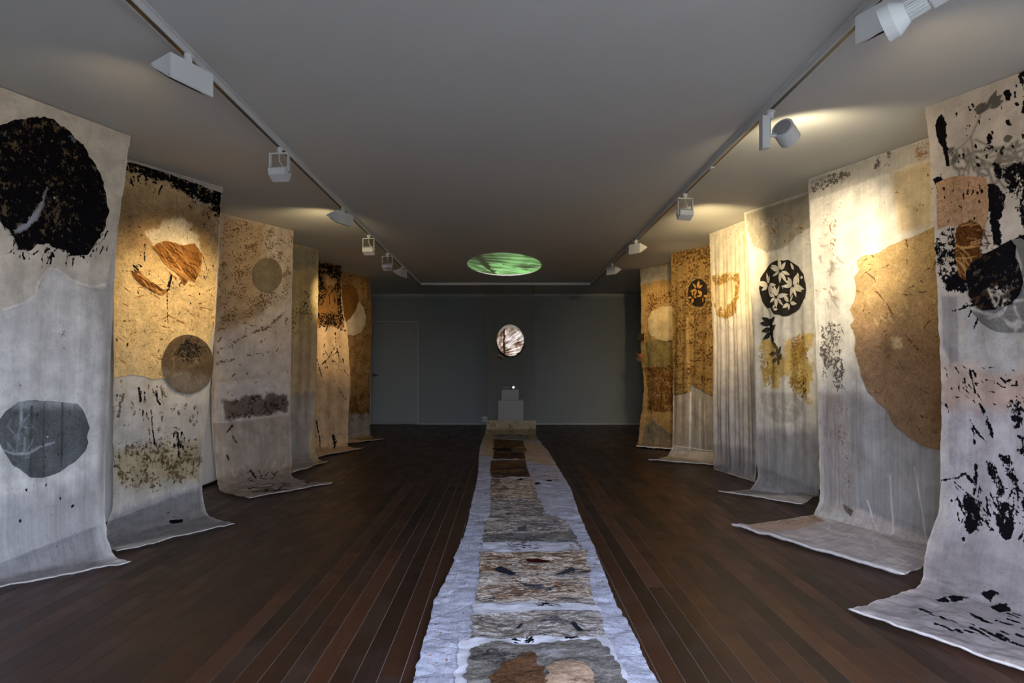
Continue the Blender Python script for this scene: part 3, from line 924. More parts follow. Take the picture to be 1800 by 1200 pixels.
   ('ink','p',[(0.5626,2.8341),(0.6969,2.8654),(0.6679,2.9305),(0.5735,2.8992)],0.9,0.01,0.006),
   ('ink','s',[(0.2468,2.6365),(0.9401,2.7473),(0.7151,3.3715),(0.2867,3.0462)],0.7,0.01,0.004,(12,0.004,0.007,0.01,0.05,0,20,12)),
  ],
  'patches': [
   {
    'name': 'paper_sheet',
    'mat': 'paper_gold',
    'off': 0.006,
    'nz': 0.01,
    'col': (204,176,128),
    'label': 'golden fibrous paper sheet',
    'res': 0.01,
    'out': [(0.0,0.0337),(0.1742,0.0193),(0.4537,0.0217),(0.7114,0.0458),(0.9292,0.0602),(0.922,0.3543),(0.9183,0.7423),(0.9365,1.1254),(0.9074,1.27),(0.8602,1.4122),(0.8566,1.6026),(0.6897,1.6364),(0.5154,1.6171),(0.3521,1.6219),(0.1488,1.5857),(0.0,1.6098),(0.0,1.1833),(0.0,0.6073)],
    'ops': [
     ('ink','p',[(0.0036,0.0),(0.2577,0.0),(0.5989,0.0),(0.9365,0.0),(0.9365,0.2169),(0.882,0.2844),(0.8203,0.1928),(0.7187,0.1687),(0.6316,0.1591),(0.5481,0.1325),(0.4102,0.1205),(0.2759,0.094),(0.1307,0.0988),(0.0036,0.106)],0.78,0.03,0.03),
     ('tint','p',[(0.6062,0.0916),(0.7804,0.1205),(0.8421,0.188),(0.7332,0.2579),(0.6461,0.2024)],(205,190,165),0.01,0.01),
     ('ink','s',[(0.1089,0.0651),(0.4065,0.0868),(0.4102,0.1615),(0.1089,0.1374)],0.95,0.01,0.004,(22,0.003,0.006,0.03,0.07,80,40,3)),
     ('ink','s',[(0.559,0.1036),(0.922,0.0627),(0.9401,0.2796),(0.6171,0.2506)],0.95,0.01,0.004,(28,0.003,0.006,0.03,0.08,50,40,4)),
     ('tint','p',[(0.0218,0.2747),(0.8857,0.1687),(0.9074,0.5519),(0.6352,0.7302),(0.2287,0.6989),(0.0254,0.6868)],(160,130,92),0.2,0.04),
     ('tint','p',[(0.3884,0.4097),(0.4646,0.3687),(0.5699,0.3567),(0.6751,0.4097),(0.7477,0.576),(0.755,0.7158),(0.6824,0.5856),(0.5227,0.5639),(0.3993,0.629),(0.3122,0.5904),(0.265,0.5422),(0.323,0.4844)],(208,192,164),0.02,0.05),
     ('ink','s',[(0.1452,0.7688),(0.2505,0.764),(0.2323,0.8266),(0.1379,0.8387)],0.9,0.01,0.004,(6,0.004,0.008,0.02,0.05,30,30,7)),
     ('ink','l',[(0.4573,0.8507),(0.4465,0.9784),(0.4573,1.1544),(0.4755,1.2869)],0.62,0.012,0.006,(0.004,0.006)),
     ('ink','l',[(0.7368,0.5302),(0.8131,0.7085),(0.8385,0.7977)],0.8,0.012,0.006,(0.005,0.005)),
     ('ink','l',[(0.2432,0.6097),(0.2396,0.7399)],0.8,0.012,0.006,(0.004,0.004)),
     ('ink','l',[(0.4791,0.8146),(0.461,0.923)],0.8,0.012,0.006,(0.01,0.01)),
     ('ink','s',[(0.0254,0.6868),(0.9002,0.6483),(0.9401,1.5062),(0.0036,1.511)],1.0,0.01,0.004,(70,0.002,0.005,0.005,0.03,90,30,13)),
     ('ink','s',[(0.0218,0.1928),(0.882,0.1205),(0.9002,0.6483),(0.0254,0.6459)],1.0,0.01,0.004,(46,0.0015,0.003,0.003,0.03,60,60,14)),
     ('rust','s',[(0.0,0.8122),(0.9038,0.6965),(0.9401,1.5785),(0.0,1.5737)],0.9,0.01,0.004,(150,0.002,0.0035,0.06,0.24,5,35,15)),
    ],
   },
   {
    'name': 'fibre_patch',
    'mat': 'paper_gold',
    'off': 0.012,
    'nz': 0.014,
    'col': (142,96,50),
    'label': 'brown hairy fibre patch',
    'res': 0.008,
    'out': [(0.294,0.6194),(0.3521,0.576),(0.4465,0.5495),(0.5662,0.5591),(0.6824,0.5302),(0.7622,0.6097),(0.755,0.7519),(0.6933,0.8435),(0.6388,0.8314),(0.5953,0.882),(0.5626,0.8122),(0.4755,0.7688),(0.3956,0.7182),(0.3557,0.6627)],
    'ops': [
     ('tint','s',[(0.294,0.6194),(0.3521,0.576),(0.4465,0.5495),(0.5662,0.5591),(0.6824,0.5302),(0.7622,0.6097),(0.755,0.7519),(0.6933,0.8435),(0.6388,0.8314),(0.5953,0.882),(0.5626,0.8122),(0.4755,0.7688),(0.3956,0.7182),(0.3557,0.6627)],(74,44,20),0.006,0.004,(70,0.002,0.005,0.05,0.16,40,25,21)),
     ('tint','s',[(0.294,0.6194),(0.3521,0.576),(0.4465,0.5495),(0.5662,0.5591),(0.6824,0.5302),(0.7622,0.6097),(0.755,0.7519),(0.6933,0.8435),(0.6388,0.8314),(0.5953,0.882),(0.5626,0.8122),(0.4755,0.7688),(0.3956,0.7182),(0.3557,0.6627)],(186,140,84),0.006,0.004,(35,0.0015,0.004,0.05,0.16,40,25,22)),
    ],
   },
   {
    'name': 'fibre_patch',
    'mat': 'paper_gold',
    'off': 0.012,
    'nz': 0.01,
    'col': (120,76,38),
    'label': 'small brown fibre brush mark',
    'res': 0.007,
    'out': [(0.1343,0.8387),(0.1851,0.8097),(0.2505,0.8628),(0.3485,0.9037),(0.4356,0.9423),(0.3993,0.9808),(0.2904,0.9519),(0.1924,0.9037)],
    'ops': [
     ('tint','s',[(0.1343,0.8387),(0.1851,0.8097),(0.2505,0.8628),(0.3485,0.9037),(0.4356,0.9423),(0.3993,0.9808),(0.2904,0.9519),(0.1924,0.9037)],(74,44,20),0.006,0.004,(30,0.002,0.005,0.05,0.16,35,20,23)),
     ('tint','s',[(0.1343,0.8387),(0.1851,0.8097),(0.2505,0.8628),(0.3485,0.9037),(0.4356,0.9423),(0.3993,0.9808),(0.2904,0.9519),(0.1924,0.9037)],(186,140,84),0.006,0.004,(15,0.0015,0.004,0.05,0.16,35,20,24)),
    ],
   },
   {
    'name': 'dark_disc',
    'mat': 'disc',
    'off': 0.016,
    'nz': 0.002,
    'col': (92,76,58),
    'label': 'dark brown disc',
    'res': 0.009,
    'out': [(0.9401,1.5062),(0.9401,1.5448),(0.9401,1.5833),(0.9256,1.6195),(0.9074,1.6532),(0.882,1.6821),(0.8494,1.7038),(0.8131,1.7231),(0.7731,1.7376),(0.7332,1.7448),(0.6897,1.7472),(0.6461,1.7424),(0.6025,1.7328),(0.5626,1.7159),(0.5263,1.6966),(0.4936,1.6725),(0.4682,1.6436),(0.4465,1.6147),(0.4283,1.5809),(0.4174,1.5448),(0.4138,1.5086),(0.4138,1.4725),(0.4211,1.4387),(0.4356,1.405),(0.4537,1.3737),(0.4755,1.3448),(0.5045,1.3207),(0.5372,1.3014),(0.5735,1.2845),(0.6098,1.2749),(0.6497,1.27),(0.6897,1.2725),(0.7332,1.2797),(0.7731,1.2917),(0.8094,1.311),(0.8457,1.3351),(0.8748,1.364),(0.9002,1.3954),(0.922,1.4315),(0.9365,1.4677)],
    'ops': [
     ('tint','p',[(0.4319,1.5544),(0.9401,1.6267),(0.882,1.7207),(0.6897,1.7472),(0.4936,1.687)],(112,102,90),0.06,0.03),
     ('ink','p',[(0.6062,1.2917),(0.7804,1.3038),(0.8857,1.4122),(0.7985,1.5086),(0.6207,1.5086),(0.5045,1.4195)],0.5,0.08,0.04),
     ('tint','s',[(0.5009,1.3761),(0.784,1.3689),(0.8131,1.6484),(0.5191,1.6436)],(135,122,100),0.01,0.004,(22,0.002,0.003,0.03,0.09,60,80,5)),
    ],
   },
  ],
 },
 'left_speckled': {
  'L': [[-2.8219,6.4766,2.694],[-2.8306,6.4605,2.45],[-2.8431,6.4375,2.1],[-2.8488,6.427,1.7],[-2.8559,6.4138,1.3],[-2.8668,6.3936,0.9],[-2.8655,6.396,0.6],[-2.8553,6.415,0.35],[-2.8471,6.43,0.2],[-2.6795,6.1262,0.01],[-2.5224,5.9321,0.01],[-2.2452,5.7249,0.01]],
  'R': [[-2.3707,7.3087,2.694],[-2.3739,7.3029,2.45],[-2.3784,7.2945,2.1],[-2.381,7.2898,1.7],[-2.3835,7.2852,1.3],[-2.386,7.2806,0.9],[-2.3865,7.2796,0.6],[-2.385,7.2823,0.35],[-2.3827,7.2866,0.2],[-2.1122,6.6548,0.01],[-1.7156,6.4901,0.01]],
  'W': 0.9441,
  'zk': 0.12,
  'th': 0.7208,
  'seed': 7,
  'amp': 0.009,
  'freq': 1.7,
  'label': 'brown-speckled banner with grey disc and dark stained band,third on the left',
  'group': 'muslin banners along the walls',
  'mat': 'speckled',
  'col': (200,186,170),
  'op': 0.9,
  'res': 0.008,
  'hems': [(0.0035,)],
  'ops': [
   ('tint','p',[(0.0,0.0103),(0.5614,0.0),(0.5577,0.3473),(0.5249,1.8576),(0.0109,1.8319)],(180,156,128),0.12,0.03),
   ('rust','p',[(0.0,0.0),(0.9405,0.0),(0.9441,0.7333),(0.4702,1.0189),(0.0,1.2196)],0.43,0.1,0.03),
   ('tint','p',[(0.4958,0.6587),(0.5614,0.6509),(0.5869,1.7985),(0.5031,1.7959)],(165,148,130),0.02,0.004),  # vertical shadow strip painted into the cloth tint
   ('tint','p',[(0.0,1.2196),(0.4702,1.0189),(0.9441,0.7333),(0.9441,1.6544),(0.0219,1.6775)],(202,190,180),0.1,0.04),
   ('rust','l',[(0.0656,1.3405),(0.3354,1.217),(0.6161,1.1012),(0.8749,0.8979)],0.62,0.03,0.02,(0.012,0.02)),
   ('rust','l',[(0.0255,1.4974),(0.277,1.428),(0.6197,1.3636)],0.6,0.03,0.02,(0.02,0.01)),
   ('rust','l',[(0.0,1.0523),(0.401,1.0832),(0.8421,1.1835)],0.55,0.03,0.02,(0.012,0.012)),
   ('rust','l',[(0.6416,0.0257),(0.5577,0.2238)],0.62,0.03,0.01,(0.014,0.014)),
   ('rust','l',[(0.9004,0.1672),(0.7509,0.5043),(0.6853,0.8825)],0.6,0.03,0.02,(0.01,0.01)),
   ('rust','l',[(0.8785,0.9931),(0.7692,1.4331)],0.6,0.03,0.02,(0.012,0.012)),
   ('rust','s',[(0.0,0.0643),(0.9296,0.0669),(0.9405,1.6235),(0.0328,1.6106)],0.85,0.01,0.004,(120,0.003,0.01,0.005,0.05,100,50,5)),
   ('tint','p',[(0.0,2.0815),(0.9441,2.066),(0.9441,2.8122),(0.9441,3.5995),(0.0073,3.5995),(0.0,2.753)],(190,174,160,0.62),0.03,0.01),
   ('tint','s',[(0.0365,2.1124),(0.9296,2.1278),(0.7874,3.247),(0.0182,2.7684)],(198,186,176,0.72),0.03,0.004,(26,0.005,0.012,0.06,0.2,80,40,6)),
   ('ink','l',[(0.2114,2.1175),(0.164,2.1587),(0.1276,2.2075)],1.0,0.012,0.006,(0.012,0.004)),
   ('ink','l',[(0.2041,2.2204),(0.2515,2.295)],0.9,0.012,0.006,(0.008,0.008)),
   ('ink','l',[(0.1312,2.4082),(0.1458,2.4571)],1.0,0.012,0.006,(0.01,0.01)),
   ('ink','l',[(0.3937,2.6115),(0.4374,2.7556)],1.0,0.012,0.006,(0.01,0.01)),
   ('ink','s',[(0.339,2.6012),(0.7692,2.6964),(0.7291,2.9666),(0.3901,2.8611)],1.1,0.01,0.004,(20,0.006,0.012,0.04,0.1,100,50,8)),
   ('ink','s',[(0.2807,3.1595),(0.5504,3.1312),(0.9441,3.3551),(0.8931,3.4142),(0.4739,3.5532),(0.1495,3.4811)],1.1,0.01,0.004,(60,0.006,0.012,0.05,0.11,20,40,9)),
  ],
  'patches': [
   {
    'name': 'grey_disc',
    'mat': 'disc',
    'off': 0.008,
    'nz': 0.003,
    'col': (118,106,90),
    'label': 'small grey-brown disc',
    'res': 0.01,
    'out': [(0.7874,0.5172),(0.791,0.5506),(0.7801,0.584),(0.7692,0.6149),(0.7473,0.6407),(0.7254,0.669),(0.6963,0.687),(0.6671,0.7101),(0.6343,0.723),(0.6015,0.723),(0.5687,0.7256),(0.5359,0.7204),(0.5067,0.7101),(0.4812,0.6947),(0.4557,0.6767),(0.4374,0.6535),(0.4229,0.6278),(0.4156,0.5969),(0.4083,0.5686),(0.4083,0.5377),(0.4156,0.5043),(0.4301,0.476),(0.4447,0.4451),(0.4666,0.422),(0.4921,0.3988),(0.5249,0.3808),(0.5541,0.3654),(0.5869,0.3602),(0.6197,0.3602),(0.6562,0.3628),(0.6853,0.3705),(0.7145,0.3834),(0.74,0.4039),(0.7619,0.4271),(0.7765,0.4554),(0.7874,0.4863)],
   },
   {
    'name': 'stained_band',
    'mat': 'speckled',
    'off': 0.01,
    'nz': 0.006,
    'col': (206,196,188),
    'label': 'pale cloth band with dark stain',
    'res': 0.01,
    'out': [(0.0255,1.6827),(0.288,1.6595),(0.5577,1.6415),(0.8968,1.6338),(0.915,2.0274),(0.7035,2.0429),(0.4229,2.0532),(0.1604,2.084),(0.0219,2.0738)],
    'ops': [
     ('ink','p',[(0.1385,1.9065),(0.226,1.8319),(0.3718,1.8602),(0.4229,1.8165),(0.6306,1.8499),(0.8749,1.8602),(0.8749,2.012),(0.6306,2.0249),(0.3572,2.0532),(0.1385,2.0532)],0.4,0.05,0.03),
     ('tint','p',[(0.113,1.8602),(0.3572,1.8139),(0.8895,1.8371),(0.8822,2.012),(0.4229,2.0403),(0.1385,2.0532)],(118,104,96),0.04,0.06),
     ('rust','s',[(0.0656,1.6672),(0.8858,1.6467),(0.8895,1.8731),(0.0729,1.8911)],0.6,0.03,0.004,(20,0.006,0.012,0.01,0.04,90,40,4)),
    ],
   },
  ],
 },
 'left_plain': {
  'L': [[-2.8,7.7,2.694],[-2.8,7.7,2.45],[-2.8,7.7,2.1],[-2.8,7.7,1.7],[-2.8,7.7,1.3],[-2.8,7.7,0.9],[-2.8,7.7,0.6],[-2.8,7.7,0.35],[-2.8,7.7,0.2],[-2.4934,7.0107,0.01],[-2.3681,6.7577,0.01]],
  'R': [[-2.4184,8.4531,2.694],[-2.4212,8.4477,2.45],[-2.4251,8.4399,2.1],[-2.4299,8.4305,1.7],[-2.435,8.4204,1.3],[-2.4435,8.4036,0.9],[-2.451,8.3888,0.6],[-2.451,8.3888,0.35],[-2.4538,8.3833,0.2],[-2.3441,8.1937,0.01],[-2.1688,7.9939,0.01]],
  'W': 0.8408,
  'zk': 0.12,
  'th': 0.7817,
  'seed': 9,
  'amp': 0.012,
  'freq': 2.1,
  'label': 'plain yellowish banner with grey lower half,fourth on the left',
  'group': 'muslin banners along the walls',
  'mat': 'muslin_soft',
  'col': (196,176,134),
  'op': 0.92,
  'res': 0.009,
  'hems': [(0.0035,)],
  'ops': [
   ('rust','p',[(0.2629,0.6647),(0.8408,0.4598),(0.8408,0.903),(0.3636,1.2175)],0.36,0.1,0.04),
   ('tint','p',[(0.0,1.8369),(0.8408,1.8608),(0.6525,3.3332),(0.0,3.1211)],(186,180,176,0.58),0.06,0.03),
   ('tint','p',[(0.0,0.0858),(0.8375,0.0),(0.8245,0.2406),(0.0,0.4217)],(160,152,128,0.9),0.1,0.03),
   ('rust','s',[(0.2597,0.1787),(0.8213,0.0929),(0.8408,1.9346),(0.2792,1.9156)],0.6,0.01,0.004,(40,0.003,0.008,0.01,0.05,90,40,5)),
   ('tint','p',[(0.2694,1.2199),(0.8278,1.1246),(0.8408,1.8608),(0.2792,1.9156)],(190,168,138),0.15,0.05),
  ],
 },
 'left_charred': {
  'L': [[-2.82,9.0,2.694],[-2.82,9.0,2.45],[-2.82,9.0,2.1],[-2.82,9.0,1.7],[-2.82,9.0,1.3],[-2.82,9.0,0.9],[-2.82,9.0,0.6],[-2.82,9.0,0.35],[-2.82,9.0,0.2],[-2.82,9.0,0.1],[-2.58,8.625,0.01],[-2.4604,8.2975,0.01]],
  'R': [[-2.4617,9.7962,2.694],[-2.4593,9.8016,2.45],[-2.4501,9.822,2.1],[-2.4085,9.9144,1.7],[-2.3887,9.9584,1.3],[-2.3789,9.9802,0.9],[-2.3872,9.9619,0.6],[-2.3953,9.9438,0.35],[-2.3974,9.939,0.2],[-2.3989,9.9358,0.1],[-2.1898,9.4317,0.01],[-2.0276,9.3643,0.01]],
  'W': 0.8773,
  'zk': 0.12,
  'th': 0.7583,
  'seed': 11,
  'amp': 0.014,
  'freq': 1.7,
  'label': 'banner with dark charred top and black branch prints,fifth on the left',
  'group': 'muslin banners along the walls',
  'mat': 'ink',
  'col': (204,172,138),
  'op': 0.95,
  'res': 0.009,
  'hems': [(0.0035,)],
  'ops': [
   ('tint','p',[(0.0135,0.0),(0.8773,0.0),(0.8502,0.9252),(0.0135,0.935)],(128,92,52),0.06,0.03),
   ('ink','p',[(0.0135,0.0),(0.6097,0.0),(0.8773,0.0),(0.8773,0.1972),(0.6131,0.1972),(0.3895,0.1777),(0.5453,0.4042),(0.42,0.6623),(0.0135,0.7402)],0.66,0.05,0.03),
   ('ink','p',[(0.7689,0.0268),(0.8773,0.0268),(0.8603,0.8814),(0.7553,0.9228),(0.7418,0.6331)],0.62,0.03,0.02),
   ('ink','p',[(0.3015,0.7134),(0.8773,0.7597),(0.84,0.9691),(0.3218,0.9496)],0.52,0.06,0.04),
   ('tint','p',[(0.4403,0.0901),(0.7689,0.1096),(0.7655,0.2946),(0.5453,0.3214)],(176,140,98),0.05,0.02),
   ('ink','s',[(0.271,0.1924),(0.8773,0.1972),(0.8265,1.0567),(0.2744,1.0811)],0.9,0.01,0.004,(40,0.004,0.01,0.03,0.12,80,50,5)),
   ('ink','l',[(0.6469,1.0226),(0.6503,1.2345),(0.7248,1.4877),(0.8468,1.6606)],0.75,0.012,0.006,(0.01,0.006)),
   ('ink','l',[(0.63,1.2345),(0.4607,1.4025),(0.3624,1.4852)],0.75,0.012,0.006,(0.008,0.008)),
   ('ink','l',[(0.2642,1.3659),(0.3218,1.568),(0.3794,1.7482)],0.75,0.012,0.006,(0.012,0.005)),
   ('ink','s',[(0.376,1.159),(0.8061,1.1444),(0.7723,1.5729),(0.4031,1.568)],0.95,0.01,0.004,(24,0.004,0.008,0.03,0.08,100,50,6)),
   ('ink','l',[(0.586,1.7214),(0.7147,1.9113),(0.8231,2.0209)],0.8,0.012,0.006,(0.006,0.006)),
   ('ink','l',[(0.2676,2.296),(0.3319,2.5444),(0.2981,3.0703)],0.8,0.012,0.006,(0.014,0.006)),
   ('ink','p',[(0.5657,2.5298),(0.6097,2.4933),(0.6537,2.6272),(0.525,3.1361),(0.5758,2.7465)],0.9,0.02,0.01),
   ('ink','s',[(0.2506,1.9722),(0.8332,2.0039),(0.84,2.7197),(0.2574,2.7514)],0.95,0.01,0.004,(16,0.003,0.006,0.01,0.05,90,40,7)),
   ('rust','s',[(0.2947,1.0811),(0.8773,1.1419),(0.8637,2.727),(0.2913,2.6223)],0.7,0.01,0.004,(36,0.002,0.004,0.06,0.2,45,25,8)),
  ],
 },
 'left_brown': {
  'L': [[-2.62,10.3,2.694],[-2.62,10.3,2.45],[-2.62,10.3,2.1],[-2.62,10.3,1.7],[-2.62,10.3,1.3],[-2.62,10.3,0.9],[-2.62,10.3,0.6],[-2.62,10.3,0.35],[-2.62,10.3,0.2],[-2.62,10.3,0.1],[-2.5518,10.0846,0.01],[-2.46,9.8571,0.01]],
  'R': [[-2.3003,11.0694,2.694],[-2.2935,11.0856,2.45],[-2.2838,11.1089,2.1],[-2.2856,11.1048,1.7],[-2.2915,11.0905,1.3],[-2.2962,11.0791,0.9],[-2.2991,11.0723,0.6],[-2.3004,11.069,0.35],[-2.3004,11.069,0.2],[-2.3004,11.069,0.1],[-2.2046,10.8347,0.01],[-1.9674,10.5726,0.01]],
  'W': 0.8338,
  'zk': 0.12,
  'th': 0.8142,
  'seed': 13,
  'amp': 0.01,
  'freq': 1.5,
  'label': 'brown banner with pale torn patch,farthest on the left beside the door',
  'group': 'muslin banners along the walls',
  'mat': 'earth',
  'col': (140,110,74),
  'op': 0.95,
  'res': 0.01,
  'hems': [(0.0035,)],
  'ops': [
   ('rust','p',[(0.0,0.0),(0.8338,0.0249),(0.8338,2.4326),(0.0,2.3693)],0.4,0.05,0.05),
   ('tint','p',[(0.3509,0.0836),(0.7437,0.0814),(0.7212,0.4182),(0.4894,0.4408)],(170,132,86),0.06,0.03),
   ('rust','p',[(0.0515,1.9239),(0.8338,1.951),(0.8338,2.3173),(0.0515,2.2653)],0.6,0.06,0.05),
   ('tint','p',[(0.0,2.263),(0.8338,2.2969),(0.8338,2.7965),(0.0,2.7445)],(150,140,130,0.8),0.04,0.03),
   ('tint','p',[(0.0,2.627),(0.8338,3.1628),(0.8338,3.1628),(0.0,2.9751)],(190,160,130,0.9),0.03,0.01),
  ],
  'patches': [
   {
    'name': 'brown_disc',
    'mat': 'paper_brown',
    'off': 0.007,
    'nz': 0.004,
    'col': (120,84,42),
    'label': 'dark ochre disc',
    'res': 0.014,
    'out': [(0.0515,0.2306),(0.2254,0.1741),(0.4057,0.217),(0.5055,0.364),(0.47,0.5358),(0.3348,0.694),(0.132,0.7822),(0.0225,0.7913)],
   },
   {
    'name': 'pale_patch',
    'mat': 'leaf_pale',
    'off': 0.011,
    'nz': 0.008,
    'col': (198,180,154),
    'label': 'pale torn patch',
    'res': 0.012,
    'out': [(0.1062,0.8206),(0.2479,0.7393),(0.3928,0.5878),(0.4894,0.4408),(0.6085,0.5222),(0.6825,0.6873),(0.6503,0.8229),(0.5441,0.9427),(0.3348,1.0083),(0.161,0.9902)],
   },
  ],
 },
 'right_collage': {
  'L': [[2.4804,3.8691,2.694],[2.4908,3.8453,2.45],[2.5006,3.8226,2.1],[2.507,3.8081,1.7],[2.5137,3.7925,1.3],[2.5176,3.7835,0.9],[2.5147,3.7904,0.6],[2.5121,3.7962,0.35],[2.4,3.72,0.16],[2.1353,3.3964,0.01],[1.9312,3.2612,0.01],[1.6045,3.0703,0.01]],
  'R': [[2.85,3.02,2.694],[2.85,3.02,2.45],[2.85,3.02,2.1],[2.85,3.02,1.7],[2.85,3.02,1.3],[2.85,3.02,0.9],[2.85,3.02,0.6],[2.85,3.02,0.35],[2.6427,2.8377,0.01],[2.0391,2.2526,0.01]],
  'W': 0.927,
  'zk': 0.12,
  'th': 0.7212,
  'seed': 4,
  'amp': 0.008,
  'freq': 2.0,
  'label': 'white banner covered in black ink splashes and brown collage,nearest on the right',
  'group': 'muslin banners along the walls',
  'mat': 'ink',
  'col': (188,177,164),
  'op': 0.95,
  'res': 0.006,
  'hems': [(0.006,)],
  'ops': [
   ('tint','p',[(0.0,1.7082),(0.7481,1.6377),(0.8948,2.3847),(0.0358,2.5832)],(172,163,162,0.9),0.1,0.03),
   ('tint','p',[(0.0,2.4865),(0.7481,2.3298),(0.927,3.6331),(0.0,3.654)],(180,170,170,0.5),0.15,0.03),
   ('tint','p',[(0.0072,1.5123),(0.7481,1.528),(0.7481,1.75),(0.0036,1.7578)],(176,152,138),0.1,0.06),
   ('tint','p',[(0.0251,1.1205),(0.1289,1.1309),(0.1181,1.4992),(0.068,1.5123),(0.0143,1.413)],(148,142,138),0.02,0.01),
   ('tint','p',[(0.1432,1.1466),(0.4796,1.3608),(0.476,1.5515),(0.3579,1.5645),(0.1324,1.4836)],(168,162,156),0.06,0.03),
   ('ink','p',[(0.0644,0.0784),(0.0931,0.0757),(0.111,0.141),(0.0931,0.2194),(0.111,0.2951),(0.1038,0.3839),(0.0859,0.3787),(0.0752,0.2873),(0.0573,0.2298),(0.0465,0.141)],1.05,0.012,0.008),
   ('ink','p',[(0.0107,0.4414),(0.0465,0.4231),(0.0716,0.4701),(0.0608,0.5407),(0.0179,0.5433)],0.9,0.02,0.014),
   ('ink','p',[(0.4188,0.0731),(0.4403,0.0679),(0.4546,0.0993),(0.4474,0.128),(0.4295,0.1228)],1.2,0.008,0.004),
   ('ink','p',[(0.4832,0.0),(0.5262,0.0),(0.5977,0.0183),(0.587,0.2795),(0.5083,0.2403),(0.4904,0.1854),(0.5083,0.1019)],0.8,0.02,0.02),
   ('ink','p',[(0.3186,0.525),(0.3722,0.5772),(0.4045,0.6216),(0.408,0.6817),(0.3722,0.7914),(0.3758,0.888),(0.3329,0.8802),(0.3221,0.7653),(0.3114,0.6556)],0.92,0.02,0.014),
   ('ink','p',[(0.3365,0.4257),(0.3866,0.4336),(0.3973,0.491),(0.383,0.5433),(0.3508,0.5093)],0.85,0.02,0.012),
   ('ink','p',[(0.3973,0.4675),(0.4725,0.4623),(0.6049,0.4884),(0.6013,0.8645),(0.4904,0.8123),(0.451,0.6608),(0.4045,0.5851)],0.85,0.03,0.02),
   ('ink','s',[(0.0537,0.0757),(0.5942,0.047),(0.5798,0.4832),(0.0931,0.4075)],1.1,0.01,0.004,(60,0.002,0.006,0.006,0.03,85,30,5)),
   ('ink','p',[(0.3114,0.3422),(0.3365,0.256),(0.3472,0.3213),(0.3472,0.3787)],0.6,0.012,0.008),
   ('tint','s',[(0.1145,0.2664),(0.3186,0.3761),(0.5834,0.3369),(0.5798,0.5119),(0.3257,0.5041),(0.1074,0.4466)],(124,118,108),0.01,0.004,(70,0.004,0.01,0.04,0.12,60,80,6)),
   ('tint','l',[(0.2362,0.256),(0.2577,0.222),(0.2899,0.1698),(0.2971,0.1463)],(112,106,98),0.008,0.002,(0.004,0.004)),
   ('tint','l',[(0.2362,0.256),(0.1825,0.2951),(0.111,0.3082)],(112,106,98),0.008,0.002,(0.003,0.003)),
   ('tint','l',[(0.2362,0.256),(0.2434,0.3526),(0.2613,0.4545)],(140,132,120),0.008,0.003,(0.006,0.006)),
   ('tint','l',[(0.2613,0.2795),(0.3186,0.3265),(0.3687,0.3657),(0.4116,0.3787),(0.5047,0.3761)],(130,124,114),0.008,0.003,(0.006,0.006)),
   ('rust','p',[(0.1324,0.7444),(0.1933,0.7104),(0.2613,0.7496),(0.2792,0.8045),(0.2649,0.8959),(0.3007,0.969),(0.2219,1.0004),(0.1754,1.0474),(0.1324,1.003),(0.1217,0.8724)],0.85,0.02,0.02),
   ('rust','s',[(0.1324,0.7287),(0.2863,0.7574),(0.3114,0.9951),(0.1503,1.0369)],1.1,0.01,0.004,(40,0.002,0.004,0.05,0.15,30,60,7)),
   ('ink','p',[(0.0,0.7992),(0.0215,0.7705),(0.0608,0.7209),(0.1396,0.747),(0.1539,0.8776),(0.1754,1.0395),(0.1468,1.0996),(0.0573,1.1022),(0.0143,1.0265),(0.0,0.9011)],0.56,0.02,0.016),
   ('ink','p',[(0.0143,0.9873),(0.1825,1.0082),(0.1861,1.1101),(0.043,1.1022)],0.8,0.03,0.02),
   ('ink','p',[(0.1825,0.9899),(0.2649,0.9272),(0.3687,0.8933),(0.451,0.8515),(0.5476,0.8541),(0.5691,1.0604),(0.4832,1.1675),(0.4403,1.1989),(0.3651,1.2197),(0.3114,1.2276),(0.2398,1.191),(0.1861,1.1231)],0.95,0.02,0.016),
   ('ink','s',[(0.1897,0.8515),(0.4331,0.8619),(0.4546,1.225),(0.1933,1.2015)],1.1,0.01,0.004,(46,0.003,0.007,0.06,0.15,150,60,8)),
   ('ink','s',[(0.0251,1.5123),(0.5619,1.5227),(0.5584,1.7552),(0.0215,1.7552)],1.1,0.01,0.004,(54,0.002,0.004,0.01,0.05,50,60,9)),
   ('ink','p',[(0.3615,1.7082),(0.4438,1.669),(0.476,1.6977),(0.4617,1.7526),(0.4152,1.7787),(0.3722,1.75)],0.6,0.03,0.02),
   ('ink','l',[(0.179,1.541),(0.1897,1.6037),(0.2076,1.6716)],1.0,0.012,0.006,(0.004,0.004)),
   ('ink','l',[(0.2327,1.7343),(0.2756,1.81),(0.3078,1.9015)],0.75,0.012,0.006,(0.008,0.012)),
   ('ink','l',[(0.1754,1.8257),(0.2219,1.8962),(0.2792,1.9432)],0.9,0.012,0.006,(0.004,0.004)),
   ('ink','l',[(0.1611,1.8153),(0.1969,1.8936),(0.204,1.9563)],0.8,0.012,0.006,(0.003,0.003)),
   ('ink','p',[(0.3866,1.7003),(0.4617,1.6925),(0.476,1.8179),(0.4295,1.8649),(0.4045,1.8048)],0.7,0.03,0.02),
   ('ink','p',[(0.4474,1.8936),(0.5619,1.8701),(0.5619,2.0451),(0.4617,1.9955)],0.75,0.03,0.02),
   ('ink','p',[(0.2792,2.0477),(0.3293,2.0529),(0.3579,2.1209),(0.383,2.2149),(0.3579,2.2436),(0.3221,2.1626),(0.2899,2.1104)],0.78,0.02,0.014),
   ('ink','p',[(0.3436,1.9903),(0.3937,2.0164),(0.451,2.1156),(0.4653,2.1731),(0.4331,2.1835),(0.383,2.1078)],0.66,0.03,0.02),
